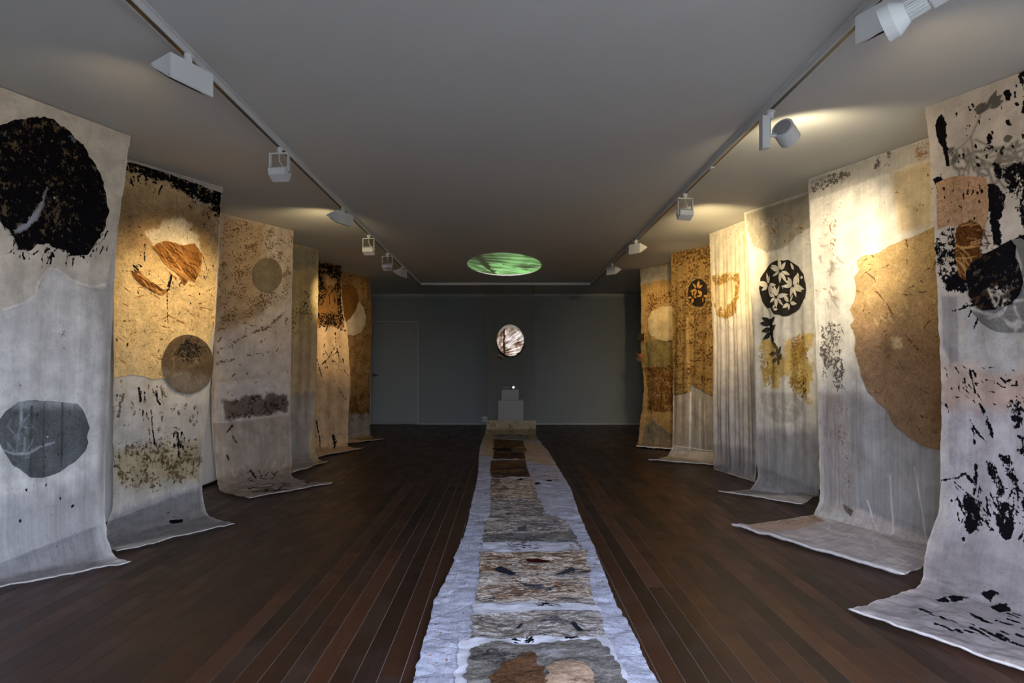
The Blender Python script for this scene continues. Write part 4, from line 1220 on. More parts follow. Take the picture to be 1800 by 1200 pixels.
   ('ink','l',[(0.2148,2.0738),(0.2112,2.16),(0.2004,2.241)],0.8,0.012,0.006,(0.01,0.01)),
   ('ink','l',[(0.0107,2.1809),(0.1002,2.1574),(0.1539,2.1235)],0.9,0.012,0.006,(0.004,0.004)),
   ('ink','l',[(0.1539,2.1313),(0.1933,2.1705)],0.8,0.012,0.006,(0.008,0.008)),
   ('ink','p',[(0.1253,2.2436),(0.179,2.2305),(0.2255,2.2619),(0.272,2.2619),(0.247,2.3429),(0.2506,2.4317),(0.2112,2.4578),(0.1682,2.4343),(0.1575,2.3585)],0.92,0.02,0.016),
   ('ink','p',[(0.3436,2.2514),(0.3937,2.2436),(0.4224,2.3141),(0.4403,2.3873),(0.4331,2.4369),(0.408,2.4578),(0.3687,2.416),(0.34,2.3429)],0.92,0.02,0.016),
   ('ink','s',[(0.0716,2.16),(0.2971,2.1653),(0.3186,2.3481),(0.1145,2.382)],1.0,0.01,0.004,(46,0.002,0.005,0.04,0.1,75,50,10)),
   ('ink','s',[(0.2971,2.1339),(0.5619,2.0738),(0.5727,2.3925),(0.3293,2.4082)],1.0,0.01,0.004,(50,0.002,0.005,0.04,0.1,60,50,11)),
   ('ink','p',[(0.4939,2.1992),(0.5906,2.1574),(0.6264,2.4108),(0.5405,2.4604)],0.8,0.03,0.02),
   ('ink','p',[(0.1718,2.4891),(0.1897,2.4787),(0.2004,2.4996),(0.1861,2.5152)],1.0,0.008,0.003),
   ('ink','p',[(0.3186,2.8522),(0.3722,2.7764),(0.4152,2.7999),(0.3794,2.8835)],1.1,0.02,0.02),
   ('ink','p',[(0.1646,3.022),(0.2255,2.9123),(0.272,2.9175),(0.2183,3.0507)],1.0,0.02,0.02),
   ('ink','p',[(0.3794,2.9488),(0.4546,2.8731),(0.4904,2.9096),(0.4403,2.9958)],1.05,0.02,0.02),
   ('ink','p',[(0.1324,3.0977),(0.1682,3.0115),(0.1933,3.0637),(0.1718,3.1395)],1.0,0.02,0.02),
   ('ink','s',[(0.1468,3.3145),(0.519,2.9123),(0.698,3.304),(0.3329,3.5339)],0.85,0.01,0.004,(34,0.006,0.018,0.02,0.08,10,20,12)),
   ('tint','l',[(0.3579,3.5913),(0.5226,3.5496),(0.6514,3.3876)],(150,140,140),0.02,0.006,(0.008,0.008)),
  ],
  'patches': [
   {
    'name': 'paper_rectangle',
    'mat': 'paper_brown',
    'off': 0.004,
    'nz': 0.006,
    'col': (176,140,108),
    'label': 'tan paper rectangle',
    'res': 0.01,
    'out': [(0.0251,0.4649),(0.1002,0.4492),(0.179,0.4623),(0.315,0.5067),(0.3221,0.6269),(0.3114,0.7183),(0.2935,0.7888),(0.2291,0.7313),(0.1611,0.7366),(0.0573,0.7235),(0.0179,0.7366)],
    'ops': [
     ('ink','s',[(0.0394,0.4597),(0.3114,0.525),(0.2863,0.7418),(0.043,0.6948)],1.0,0.01,0.004,(22,0.002,0.005,0.006,0.03,85,25,3)),
    ],
   },
   {
    'name': 'grey_disc',
    'mat': 'disc',
    'off': 0.007,
    'nz': 0.002,
    'col': (112,109,104),
    'label': 'grey disc with pale branch lines,partly under black paint',
    'res': 0.01,
    'out': [(0.1897,1.1989),(0.2219,1.2433),(0.2577,1.2877),(0.3078,1.3242),(0.3615,1.3477),(0.451,1.3556),(0.5369,1.3477),(0.6085,1.2955),(0.6228,1.1832),(0.5977,1.0369),(0.5333,0.9089),(0.476,0.8645),(0.4224,0.8671),(0.4438,0.9246),(0.4367,1.0134),(0.4689,1.1074),(0.4546,1.1649),(0.3794,1.2328),(0.2863,1.2328)],
    'ops': [
     ('tint','l',[(0.1754,1.1936),(0.272,1.238),(0.34,1.2563),(0.3722,1.2406)],(170,165,156),0.01,0.004,(0.007,0.007)),
     ('tint','l',[(0.3007,1.272),(0.3758,1.2537)],(165,160,152),0.01,0.004,(0.005,0.005)),
     ('tint','p',[(0.3758,1.272),(0.4224,1.3059),(0.4689,1.2903),(0.4796,1.3294),(0.4403,1.3373),(0.4045,1.3164)],(168,163,154),0.01,0.006),
     ('tint','l',[(0.451,0.9246),(0.476,1.0186),(0.4582,1.1048),(0.4367,1.1936)],(172,166,156),0.01,0.006,(0.009,0.009)),
     ('tint','s',[(0.3973,1.1597),(0.5727,0.9168),(0.5798,1.2929),(0.4224,1.3112)],(170,165,155),0.01,0.004,(14,0.004,0.008,0.05,0.12,60,70,4)),
    ],
   },
   {
    'name': 'fibre_patch',
    'mat': 'paper_gold',
    'off': 0.01,
    'nz': 0.014,
    'col': (104,66,34),
    'label': 'brown hairy fibre patch',
    'res': 0.007,
    'out': [(0.1324,0.7496),(0.1682,0.7261),(0.2112,0.7157),(0.2613,0.7444),(0.2828,0.7992),(0.2649,0.8828),(0.2935,0.9377),(0.2756,0.9768),(0.2219,1.0004),(0.1754,1.0474),(0.1432,1.016),(0.1217,0.9037)],
    'ops': [
     ('tint','s',[(0.1324,0.7496),(0.1682,0.7261),(0.2112,0.7157),(0.2613,0.7444),(0.2828,0.7992),(0.2649,0.8828),(0.2935,0.9377),(0.2756,0.9768),(0.2219,1.0004),(0.1754,1.0474),(0.1432,1.016),(0.1217,0.9037)],(74,44,20),0.006,0.004,(60,0.002,0.005,0.05,0.16,30,50,25)),
     ('tint','s',[(0.1324,0.7496),(0.1682,0.7261),(0.2112,0.7157),(0.2613,0.7444),(0.2828,0.7992),(0.2649,0.8828),(0.2935,0.9377),(0.2756,0.9768),(0.2219,1.0004),(0.1754,1.0474),(0.1432,1.016),(0.1217,0.9037)],(186,140,84),0.006,0.004,(30,0.0015,0.004,0.05,0.16,30,50,26)),
    ],
   },
   {
    'name': 'black_mass',
    'mat': 'ink',
    'off': 0.015,
    'nz': 0.014,
    'col': (24,22,22),
    'label': 'shiny black paint mass',
    'res': 0.007,
    'out': [(0.1825,0.9951),(0.2255,0.9586),(0.2756,0.9246),(0.3365,0.9063),(0.3794,0.8907),(0.4331,0.8619),(0.4617,0.8985),(0.4546,0.9612),(0.4832,1.0421),(0.4868,1.1101),(0.4689,1.1649),(0.4259,1.2041),(0.3722,1.2171),(0.315,1.2302),(0.247,1.1989),(0.1933,1.1309)],
    'ops': [
     ('tint','s',[(0.1825,0.9951),(0.2255,0.9586),(0.2756,0.9246),(0.3365,0.9063),(0.3794,0.8907),(0.4331,0.8619),(0.4617,0.8985),(0.4546,0.9612),(0.4832,1.0421),(0.4868,1.1101),(0.4689,1.1649),(0.4259,1.2041),(0.3722,1.2171),(0.315,1.2302),(0.247,1.1989),(0.1933,1.1309)],(92,84,76),0.008,0.004,(26,0.003,0.007,0.03,0.1,150,50,31)),
     ('tint','s',[(0.1825,0.9951),(0.2255,0.9586),(0.2756,0.9246),(0.3365,0.9063),(0.3794,0.8907),(0.4331,0.8619),(0.4617,0.8985),(0.4546,0.9612),(0.4832,1.0421),(0.4868,1.1101),(0.4689,1.1649),(0.4259,1.2041),(0.3722,1.2171),(0.315,1.2302),(0.247,1.1989),(0.1933,1.1309)],(70,48,28),0.008,0.004,(16,0.003,0.006,0.03,0.1,160,40,32)),
     ('ink','p',[(0.1825,0.9951),(0.2255,0.9586),(0.2756,0.9246),(0.3365,0.9063),(0.3794,0.8907),(0.4331,0.8619),(0.4617,0.8985),(0.4546,0.9612),(0.4832,1.0421),(0.4868,1.1101),(0.4689,1.1649),(0.4259,1.2041),(0.3722,1.2171),(0.315,1.2302),(0.247,1.1989),(0.1933,1.1309)],0.6,0.02,0.01),
     ('tint','s',[(0.3078,1.1022),(0.4582,1.1048),(0.4259,1.2224),(0.3186,1.2119)],(176,166,150),0.008,0.004,(14,0.004,0.008,0.03,0.07,60,60,33)),
     ('clear','p',[(0.3007,1.1231),(0.4331,1.1257),(0.408,1.2067),(0.3221,1.2067)],0.8,0.03,0.02),
    ],
   },
   {
    'name': 'leaf_print',
    'mat': 'leaf_pale',
    'off': 0.004,
    'nz': 0.0,
    'col': (102,98,90),
    'label': 'grey leafy twig print',
    'res': 0.01,
    'out': [(0.2756,0.1254),(0.2935,0.1201),(0.3078,0.141),(0.2971,0.1515),(0.2828,0.1463)],
    'leafmat': 'leaf_pale',
    'leafcol': (104,100,92),
    'leaves': [((0.2863,0.1306),-0.5955,0.0605,0.03),((0.2971,0.1463),-0.6304,0.0576,0.03),((0.315,0.141),-0.6998,0.0608,0.03),((0.34,0.1254),-0.9542,0.0928,0.03),((0.3579,0.1175),-0.4757,0.0684,0.035),((0.3508,0.1358),-0.2501,0.0739,0.035),((0.2756,0.1228),-0.6304,0.0532,0.025),((0.408,0.3291),-0.0561,0.0466,0.04),((0.1038,0.3056),-0.3744,0.05,0.025),((0.1324,0.3866),-1.2275,0.0638,0.03)],
   },
  ],
 },
 'right_torn_paper': {
  'L': [[2.4606,5.3185,2.694],[2.4644,5.3088,2.45],[2.4712,5.2913,2.1],[2.4796,5.2697,1.7],[2.4868,5.2512,1.3],[2.494,5.2328,0.9],[2.498,5.2224,0.6],[2.5009,5.215,0.35],[2.5019,5.2123,0.2],[2.5019,5.2123,0.1],[2.4371,5.1614,0.01],[1.6297,4.7329,0.01]],
  'R': [[2.865,4.28,2.694],[2.865,4.28,2.45],[2.865,4.28,2.1],[2.865,4.28,1.7],[2.865,4.28,1.3],[2.865,4.28,0.9],[2.865,4.28,0.6],[2.865,4.28,0.35],[2.865,4.28,0.2],[2.865,4.28,0.1],[2.7992,4.1752,0.01],[2.1834,3.582,0.01]],
  'W': 1.1161,
  'zk': 0.12,
  'th': 0.7071,
  'seed': 6,
  'amp': 0.012,
  'freq': 1.9,
  'label': 'brightly lit white banner with big torn brown paper,second on the right',
  'group': 'muslin banners along the walls',
  'mat': 'shiny',
  'col': (226,221,212),
  'op': 0.93,
  'res': 0.007,
  'hems': [(0.01,)],
  'ops': [
   ('tint','p',[(0.0,1.7367),(0.3103,1.7263),(0.3534,2.6245),(0.0388,2.6974)],(216,206,202,0.8),0.05,0.02),
   ('tint','p',[(0.3103,1.7263),(1.1161,1.7393),(1.1161,2.7443),(0.3534,2.6245)],(206,202,202,0.46),0.15,0.02),
   ('tint','p',[(0.0,3.6426),(0.3447,2.5829),(1.1161,2.7443),(1.1161,3.6426)],(214,202,198,0.8),0.04,0.02),
   ('rust','p',[(0.0,3.4499),(0.0,2.7365),(0.1724,2.8302),(0.1982,3.0802),(0.181,3.5488)],0.36,0.04,0.03),
   ('tint','p',[(0.0,3.502),(0.0,2.7365),(0.1853,2.8511),(0.2542,3.2833),(0.181,3.5488)],(204,176,158,0.95),0.05,0.02),
   ('tint','p',[(0.0,0.0026),(1.0471,0.0),(1.0428,0.1458),(0.7067,0.151),(0.4223,0.1666),(0.0,0.1771)],(196,190,180,0.96),0.02,0.01),
   ('ink','p',[(0.0086,0.0286),(0.1896,0.0156),(0.3447,0.0312),(0.4438,0.0859),(0.4008,0.125),(0.2155,0.112),(0.0215,0.1354)],0.56,0.04,0.03),
   ('ink','p',[(0.6119,0.0),(0.6507,0.0),(0.6464,0.0677),(0.6291,0.1302),(0.599,0.1041)],0.56,0.03,0.02),
   ('ink','p',[(0.7067,0.0),(0.7541,0.0),(0.7369,0.0625),(0.7067,0.1354),(0.6808,0.1015)],0.56,0.03,0.02),
   ('rust','p',[(0.8532,0.0),(1.0471,0.0),(1.0428,0.138),(0.8834,0.138)],0.45,0.06,0.03),
   ('rust','p',[(0.0905,0.1666),(0.3103,0.1901),(0.2715,0.5442),(0.2155,0.8019),(0.0819,0.7837)],0.36,0.05,0.03),
   ('rust','l',[(0.1896,0.1901),(0.2025,0.4426),(0.2025,0.6197)],0.5,0.03,0.01,(0.01,0.01)),
   ('tint','p',[(0.7455,0.1458),(1.0428,0.1536),(1.0428,0.5884),(0.7886,0.5962)],(214,194,160),0.05,0.02),  # tan glow painted into the cloth tint
   ('rust','s',[(0.7541,0.1484),(1.0428,0.1614),(1.0428,0.5702),(0.7886,0.5181)],0.9,0.01,0.004,(30,0.003,0.006,0.005,0.02,90,40,5)),
   ('tint','s',[(0.0819,0.5546),(0.2758,0.5884),(0.2284,1.0701),(0.056,1.0102)],(170,166,158),0.02,0.004,(14,0.006,0.014,0.03,0.08,60,60,6)),
   ('rust','s',[(0.0,0.8879),(0.2629,0.9191),(0.2586,1.005),(0.0,0.9816)],0.9,0.01,0.004,(8,0.003,0.005,0.03,0.09,10,40,7)),
   ('ink','p',[(0.1207,1.1873),(0.2025,1.1639),(0.2758,1.2133),(0.3016,1.38),(0.2844,1.5752),(0.2456,1.7289),(0.1767,1.6872),(0.1637,1.5101),(0.0862,1.5987),(0.0388,1.419),(0.0431,1.3279)],0.5,0.03,0.03),
   ('ink','s',[(0.0474,1.1925),(0.306,1.2055),(0.2801,1.7289),(0.0388,1.6013)],0.9,0.01,0.004,(40,0.003,0.007,0.02,0.08,80,50,8)),
   ('rust','p',[(0.1982,1.7315),(0.3103,1.7263),(0.3447,2.5386),(0.237,2.6011)],0.4,0.04,0.03),
   ('shine','p',[(0.0,1.7367),(0.3663,1.7263),(0.362,2.6506),(0.0689,2.7521)],1.0,0.06,0.02),
   ('ink','p',[(0.2327,2.5777),(0.2887,2.5829),(0.3534,2.6167),(0.3447,2.6688),(0.2801,2.6402)],1.0,0.012,0.006),
   ('tint','l',[(0.6808,2.3017),(0.7024,2.5594),(0.7369,2.7183),(0.7067,2.8094)],(225,220,216,1.0),0.01,0.003,(0.006,0.006)),
   ('tint','l',[(0.8963,2.2131),(0.9566,2.5126),(0.9954,2.7547)],(225,220,216,0.95),0.01,0.003,(0.004,0.004)),
   ('tint','l',[(0.4826,2.5152),(0.5473,2.6584),(0.6205,2.7547)],(225,220,216,0.95),0.01,0.003,(0.006,0.006)),
   ('tint','s',[(0.0819,2.9318),(0.6938,2.7625),(1.0428,2.799),(0.9437,3.3952)],(232,228,226,1.0),0.01,0.004,(24,0.003,0.006,0.1,0.25,20,50,9)),
  ],
  'patches': [
   {
    'name': 'torn_paper',
    'mat': 'paper_brown',
    'off': 0.012,
    'nz': 0.014,
    'col': (174,142,102),
    'label': 'big torn sheet of brown fibrous paper',
    'res': 0.01,
    'out': [(1.1031,0.5962),(1.0428,0.6145),(0.9696,0.6301),(0.9006,0.6483),(0.8317,0.6457),(0.7412,0.6692),(0.6765,0.6822),(0.6033,0.7108),(0.5128,0.7134),(0.4525,0.7473),(0.4654,0.8098),(0.4223,0.8618),(0.4395,0.9504),(0.4094,1.0415),(0.3663,1.1014),(0.418,1.1717),(0.3706,1.2185),(0.4223,1.2992),(0.4051,1.393),(0.4482,1.5101),(0.4697,1.6039),(0.5257,1.721),(0.599,1.7913),(0.6722,1.846),(0.7283,1.9372),(0.8575,2.0153),(0.9954,2.0699),(1.1161,2.0804),(1.1161,1.3669)],
    'ops': [
     ('tint','p',[(0.4137,0.4843),(1.1161,0.5832),(1.1161,1.0675),(0.4137,1.0857)],(190,160,114),0.2,0.04),
     ('tint','p',[(0.3835,1.255),(1.1161,1.2914),(1.1161,2.1116),(0.4611,2.1845)],(150,120,92),0.2,0.05),
     ('rust','l',[(0.5947,0.9842),(0.6895,1.091),(0.78,1.2342),(0.8661,1.3409),(0.9437,1.4164)],1.0,0.012,0.006,(0.005,0.004)),
     ('rust','s',[(0.4094,0.5676),(1.1161,0.6223),(1.1161,2.0361),(0.474,1.7627)],1.0,0.01,0.004,(110,0.0015,0.003,0.02,0.1,60,90,3)),
     ('tint','p',[(0.711,1.3279),(0.8058,1.3227),(0.8231,1.3956),(0.7369,1.4164)],(206,180,138),0.02,0.02),
     ('tint','s',[(0.4525,0.7473),(1.0816,0.7264),(1.0816,1.2159),(0.4395,1.1717)],(206,180,130),0.02,0.004,(20,0.004,0.008,0.02,0.06,30,60,4)),
    ],
   },
  ],
 },
 'right_leaf_disc': {
  'L': [[2.3607,6.4779,2.694],[2.3727,6.4431,2.45],[2.3857,6.4051,2.1],[2.3975,6.3706,1.7],[2.4076,6.3412,1.3],[2.4133,6.3247,0.9],[2.4176,6.3122,0.6],[2.4211,6.3018,0.35],[2.423,6.2964,0.2],[2.4242,6.293,0.1],[2.3506,6.2429,0.01],[1.9595,6.0415,0.01]],
  'R': [[2.6462,5.6457,2.694],[2.6471,5.6429,2.45],[2.6494,5.6362,2.1],[2.6564,5.6159,1.7],[2.6627,5.5976,1.3],[2.6687,5.5801,0.9],[2.6712,5.5728,0.6],[2.6717,5.5713,0.35],[2.6692,5.5786,0.2],[2.6687,5.58,0.1],[2.7737,5.8527,0.01],[2.4645,5.4398,0.01]],
  'W': 0.9092,
  'zk': 0.12,
  'th': 0.78,
  'seed': 8,
  'amp': 0.01,
  'freq': 2.6,
  'label': 'sheer white banner with black disc of pale leaf silhouettes,third on the right',
  'group': 'muslin banners along the walls',
  'mat': 'gauze',
  'col': (226,222,214),
  'op': 0.86,
  'res': 0.008,
  'hems': [(0.0045,)],
  'ops': [
   ('tint','p',[(0.0,2.1655),(0.9092,2.0472),(0.9092,2.7146),(0.0,3.311)],(218,216,216,0.4),0.12,0.03),
   ('tint','p',[(0.014,0.0166),(0.8565,0.0284),(0.8776,0.3124),(0.6705,0.3763),(0.516,0.4449),(0.2843,0.4473),(0.0878,0.355),(0.0211,0.187)],(172,166,154,0.92),0.02,0.01),
   ('rust','p',[(0.2527,0.1207),(0.8811,0.1254),(0.8706,0.5207),(0.4669,0.4591)],0.34,0.08,0.03),
   ('tint','s',[(0.0281,0.0426),(0.4879,0.142),(0.3861,0.4449),(0.0386,0.3337)],(200,196,186),0.01,0.004,(22,0.004,0.008,0.05,0.12,100,60,4)),
   ('rust','l',[(0.674,0.3668),(0.7758,0.3432),(0.7933,0.3077)],0.6,0.02,0.006,(0.01,0.01)),
   ('rust','p',[(0.0983,1.3727),(0.2457,1.3206),(0.4283,1.394),(0.4002,1.562),(0.3265,1.7206),(0.1861,1.7348),(0.0842,1.5904)],0.52,0.06,0.05),
   ('rust','p',[(0.5511,1.2638),(0.8004,1.233),(0.8004,1.51),(0.7547,1.8105),(0.6284,1.846),(0.523,1.7679),(0.5195,1.51)],0.62,0.06,0.04),
   ('tint','p',[(0.1369,1.3135),(0.2808,1.2851),(0.4599,1.4153),(0.5792,1.2851),(0.832,1.2141),(0.8004,1.8082),(0.6459,1.8531),(0.5125,1.6141),(0.344,1.6993),(0.1545,1.6827)],(204,178,116,0.92),0.04,0.12),
   ('ink','p',[(0.6213,1.6922),(0.7337,1.6117),(0.7547,1.7608),(0.7056,1.8508)],0.45,0.04,0.03),
   ('tint','p',[(0.0772,1.7821),(0.7547,1.7608),(0.7021,1.936),(0.5582,2.0306),(0.3265,2.0567),(0.1369,1.9857)],(190,186,178,0.9),0.03,0.01),
   ('tint','s',[(0.1123,1.7798),(0.7407,1.7608),(0.6073,2.0188),(0.1896,2.0188)],(214,210,202),0.01,0.004,(24,0.004,0.009,0.05,0.12,60,60,6)),
   ('rust','s',[(0.1404,0.3503),(0.8741,0.471),(0.8355,1.4129),(0.0878,1.3987)],0.6,0.02,0.004,(24,0.004,0.008,0.005,0.03,90,40,7)),
  ],
  'patches': [
   {
    'name': 'black_disc',
    'mat': 'disc',
    'off': 0.008,
    'nz': 0.003,
    'col': (44,41,38),
    'label': 'black disc',
    'res': 0.01,
    'out': [(0.8214,0.8449),(0.8144,0.8851),(0.8039,0.923),(0.7653,0.9656),(0.7372,0.9916),(0.7056,1.0224),(0.6564,1.0437),(0.6003,1.0555),(0.5406,1.0721),(0.4844,1.0721),(0.4248,1.0532),(0.3651,1.0461),(0.3159,1.0153),(0.2563,0.9893),(0.2176,0.9585),(0.1825,0.9183),(0.165,0.8709),(0.1509,0.8236),(0.1404,0.7763),(0.1685,0.7313),(0.172,0.6863),(0.2106,0.6485),(0.2527,0.6153),(0.3019,0.5869),(0.351,0.5633),(0.4072,0.5491),(0.4634,0.5443),(0.523,0.5609),(0.5827,0.5609),(0.6354,0.5869),(0.6845,0.6153),(0.7302,0.6437),(0.7582,0.6816),(0.7969,0.7147),(0.8039,0.7573),(0.8214,0.8023)],
    'leafmat': 'leaf_pale',
    'leafcol': (214,206,188),
    'leaves': [((0.4915,0.6627),1.0694,0.1242,0.0327),((0.4809,0.6627),1.7079,0.1027,0.0417),((0.4704,0.6556),2.8269,0.1071,0.0276),((0.4669,0.6461),-2.7907,0.1308,0.0442),((0.4704,0.6437),-2.6244,0.1292,0.0432),((0.4809,0.6414),-1.6546,0.1259,0.0473),((0.4915,0.6437),-0.8377,0.0892,0.0392),((0.4985,0.6579),0.3988,0.1219,0.0319),((0.3089,0.7597),0.1435,0.0993,0.0321),((0.3019,0.7668),0.8037,0.1315,0.0467),((0.2949,0.7692),1.4109,0.1103,0.0452),((0.2773,0.7621),2.6838,0.1017,0.0408),((0.2738,0.755),-2.9708,0.1532,0.0549),((0.2879,0.7479),-1.7019,0.1074,0.0411),((0.2949,0.7479),-1.1642,0.0799,0.0307),((0.3967,0.897),1.5708,0.0923,0.0451),((0.3861,0.8922),2.6961,0.0934,0.0303),((0.3826,0.8804),-2.7453,0.1104,0.0359),((0.3967,0.8757),-1.7145,0.098,0.0509),((0.4037,0.878),-1.0353,0.1101,0.0338),((0.4142,0.8851),-0.0641,0.1477,0.0431),((0.4107,0.8946),0.7226,0.1217,0.0316),((0.6494,0.8165),1.1921,0.1044,0.0339),((0.6389,0.8141),2.03,0.103,0.0529),((0.6319,0.8047),-3.079,0.1512,0.0355),((0.6319,0.7999),-2.6645,0.1185,0.0343),((0.6354,0.7976),-2.303,0.105,0.0532),((0.6529,0.7976),-0.8986,0.124,0.05),((0.6564,0.7999),-0.6115,0.1072,0.0457),((0.66,0.8094),0.3028,0.1508,0.052),((0.66,0.8118),0.5041,0.1323,0.0468),((0.5617,0.9443),-2.2422,0.0846,0.0428),((0.5827,0.9467),-0.7526,0.0866,0.0246),((0.5862,0.9561),0.1613,0.1031,0.037),((0.5687,0.9632),1.7619,0.0554,0.0334),((0.5582,0.9585),2.647,0.0798,0.0355),((0.3475,0.9893),-0.8436,0.0475,0.0219),((0.3545,0.9987),0.0374,0.0632,0.0251),((0.33,1.0082),2.1763,0.0432,0.0296),((0.323,0.9964),-3.0076,0.0708,0.0289),((0.7372,0.755),1.8592,0.0494,0.0223),((0.7337,0.736),-2.1191,0.0471,0.022),((0.7582,0.7455),0.0673,0.0352,0.0286),((0.6705,0.665),-2.1213,0.0805,0.03)],
   },
   {
    'name': 'leaf_print',
    'mat': 'disc',
    'off': 0.006,
    'nz': 0.0,
    'col': (40,38,36),
    'label': 'black leafy twig print',
    'res': 0.01,
    'out': [(0.2633,1.0792),(0.3159,1.0839),(0.3265,1.2449),(0.2914,1.2851),(0.2598,1.2141)],
    'leafmat': 'disc',
    'leafcol': (42,40,37),
    'leaves': [((0.2773,1.1123),-2.747,0.1293,0.05),((0.2773,1.1336),-3.0168,0.1521,0.05),((0.2808,1.1786),3.0408,0.1411,0.05),((0.2879,1.2094),2.6992,0.1437,0.05),((0.2879,1.1999),-0.5752,0.1088,0.05),((0.3019,1.2425),1.2157,0.0808,0.05),((0.3124,1.1147),-0.7244,0.075,0.04)],
   },
   {
    'name': 'leaf_print',
    'mat': 'disc',
    'off': 0.006,
    'nz': 0.0,
    'col': (70,62,50),
    'label': 'dark grey leaf sprig print',
    'res': 0.01,
    'out': [(0.3475,1.3395),(0.3791,1.3419),(0.3967,1.51),(0.3686,1.5194)],
    'leafmat': 'disc',
    'leafcol': (72,64,52),
    'leaves': [((0.3686,1.3632),-2.1739,0.0805,0.04),((0.3686,1.4035),3.0688,0.1302,0.04),((0.3826,1.4153),-0.8598,0.0968,0.04),((0.3791,1.4674),-0.6381,0.0874,0.04),((0.3721,1.4579),2.8044,0.093,0.04)],
   },
  ],
 },
 'right_gold_patch': {
  'L': [[2.3308,7.4865,2.694],[2.3341,7.4715,2.45],[2.3389,7.45,2.1],[2.3439,7.4279,1.7],[2.3469,7.4145,1.3],[2.3469,7.4145,0.9],[2.348,7.4096,0.6],[2.3493,7.4038,0.35],[2.3507,7.3973,0.2],[2.3519,7.392,0.1],[2.3772,7.4489,0.01]],
  'R': [[2.5039,6.712,2.694],[2.506,6.7028,2.45],[2.5089,6.6897,2.1],[2.5123,6.6746,1.7],[2.5183,6.6475,1.3],[2.5247,6.6191,0.9],[2.5273,6.6073,0.6],[2.5292,6.5991,0.35],[2.5297,6.5967,0.2],[2.5297,6.5967,0.1],[2.5149,6.5879,0.01]],
  'W': 0.871,
  'zk': 0.06,
  'th': 0.97,
  'seed': 10,
  'amp': 0.016,
  'freq': 4.2,
  'label': 'narrow cream gauze banner with golden ring patch,fourth on the right',
  'group': 'muslin banners along the walls',
  'mat': 'gauze',
  'col': (230,220,202),
  'op': 0.88,
  'res': 0.009,
  'hems': [(0.0045,)],
  'ops': [
   ('tint','p',[(0.0,0.9681),(0.871,1.0279),(0.871,2.6981),(0.0,2.6981)],(222,214,208,0.8),0.2,0.02),
   ('tint','p',[(0.0,2.3741),(0.871,2.3451),(0.871,2.6981),(0.0,2.6981)],(214,210,210,0.5),0.06,0.02),
   ('rust','s',[(0.1177,0.0482),(0.6658,0.0579),(0.6524,0.2951),(0.1581,0.216)],0.9,0.01,0.004,(10,0.003,0.006,0.005,0.015,90,40,3)),
   ('rust','s',[(0.1917,0.9681),(0.4473,0.9855),(0.38,1.3134),(0.2018,1.2709)],0.65,0.01,0.004,(16,0.004,0.009,0.02,0.06,85,15,4)),
   ('rust','s',[(0.4775,0.4513),(0.7129,0.4841),(0.6961,0.8968),(0.454,0.8775)],0.6,0.01,0.004,(12,0.004,0.008,0.005,0.02,90,40,5)),
  ],
  'patches': [
   {
    'name': 'gold_patch',
    'mat': 'gauze',
    'off': 0.008,
    'nz': 0.01,
    'col': (224,206,168),
    'label': 'golden ring-stained patch',
    'res': 0.009,
    'out': [(0.0471,0.4821),(0.195,0.4764),(0.4237,0.4937),(0.6423,0.5207),(0.6457,0.6538),(0.6154,0.8004),(0.575,0.9161),(0.4237,0.9836),(0.269,0.9855),(0.0874,0.9103),(0.0404,0.7791)],
    'ops': [
     ('rust','p',[(0.0471,0.4821),(0.6423,0.5207),(0.6457,0.6538),(0.5179,0.6268),(0.2657,0.6114),(0.0807,0.6152)],0.74,0.04,0.03),
     ('rust','p',[(0.5885,0.6171),(0.6591,0.6249),(0.5851,0.918),(0.4237,0.9971),(0.2186,0.9836),(0.0336,0.8929),(0.0437,0.7464),(0.1446,0.8505),(0.3531,0.8679),(0.4842,0.7811)],0.74,0.04,0.03),
    ],
   },
  ],
 },
 'right_rust': {
  'L': [[2.203,8.7055,2.694],[2.2053,8.7021,2.45],[2.2085,8.6971,2.1],[2.2121,8.6917,1.7],[2.2123,8.6914,1.3],[2.2094,8.6958,0.9],[2.2084,8.6974,0.6],[2.2084,8.6974,0.35],[2.2084,8.6974,0.2],[2.2084,8.6974,0.1],[2.1525,8.625,0.01],[1.7593,8.0926,0.01]],
  'R': [[2.69,7.97,2.694],[2.69,7.97,2.45],[2.69,7.97,2.1],[2.69,7.97,1.7],[2.69,7.97,1.3],[2.69,7.97,0.9],[2.69,7.97,0.6],[2.69,7.97,0.35],[2.69,7.97,0.2],[2.69,7.97,0.1],[2.6302,7.8976,0.01],[2.5267,7.6667,0.01]],
  'W': 0.8875,
  'zk': 0.12,
  'th': 0.8096,
  'seed': 12,
  'amp': 0.02,
  'freq': 2.4,
  'label': 'rust-stained banner over white gauze with small black disc,fifth on the right',
  'group': 'muslin banners along the walls',
  'mat': 'gauze',
  'col': (216,208,200),
  'op': 0.52,
  'res': 0.009,
  'hems': [(0.007,),(0.007,2.5795)],
  'ops': [
   ('tint','p',[(0.0,3.1936),(0.0137,2.6525),(0.8258,2.5795),(0.8875,3.1936),(0.0137,3.1936)],(206,192,176,0.95),0.03,0.01),
   ('tint','l',[(0.3118,1.8582),(0.3016,2.5955)],(232,226,218,0.95),0.01,0.003,(0.01,0.01)),
   ('tint','l',[(0.0103,1.8673),(0.0171,2.6183)],(232,226,218,0.95),0.01,0.003,(0.01,0.01)),
   ('tint','l',[(0.4729,1.9266),(0.4797,2.5795)],(225,220,214,0.9),0.01,0.003,(0.006,0.006)),
   ('tint','l',[(0.562,1.9244),(0.5791,2.5704)],(225,220,214,0.9),0.01,0.003,(0.006,0.006)),
   ('tint','p',[(0.0171,1.8673),(0.2913,1.8604),(0.2913,2.5612),(0.0171,2.5886)],(190,176,160,0.78),0.02,0.01),
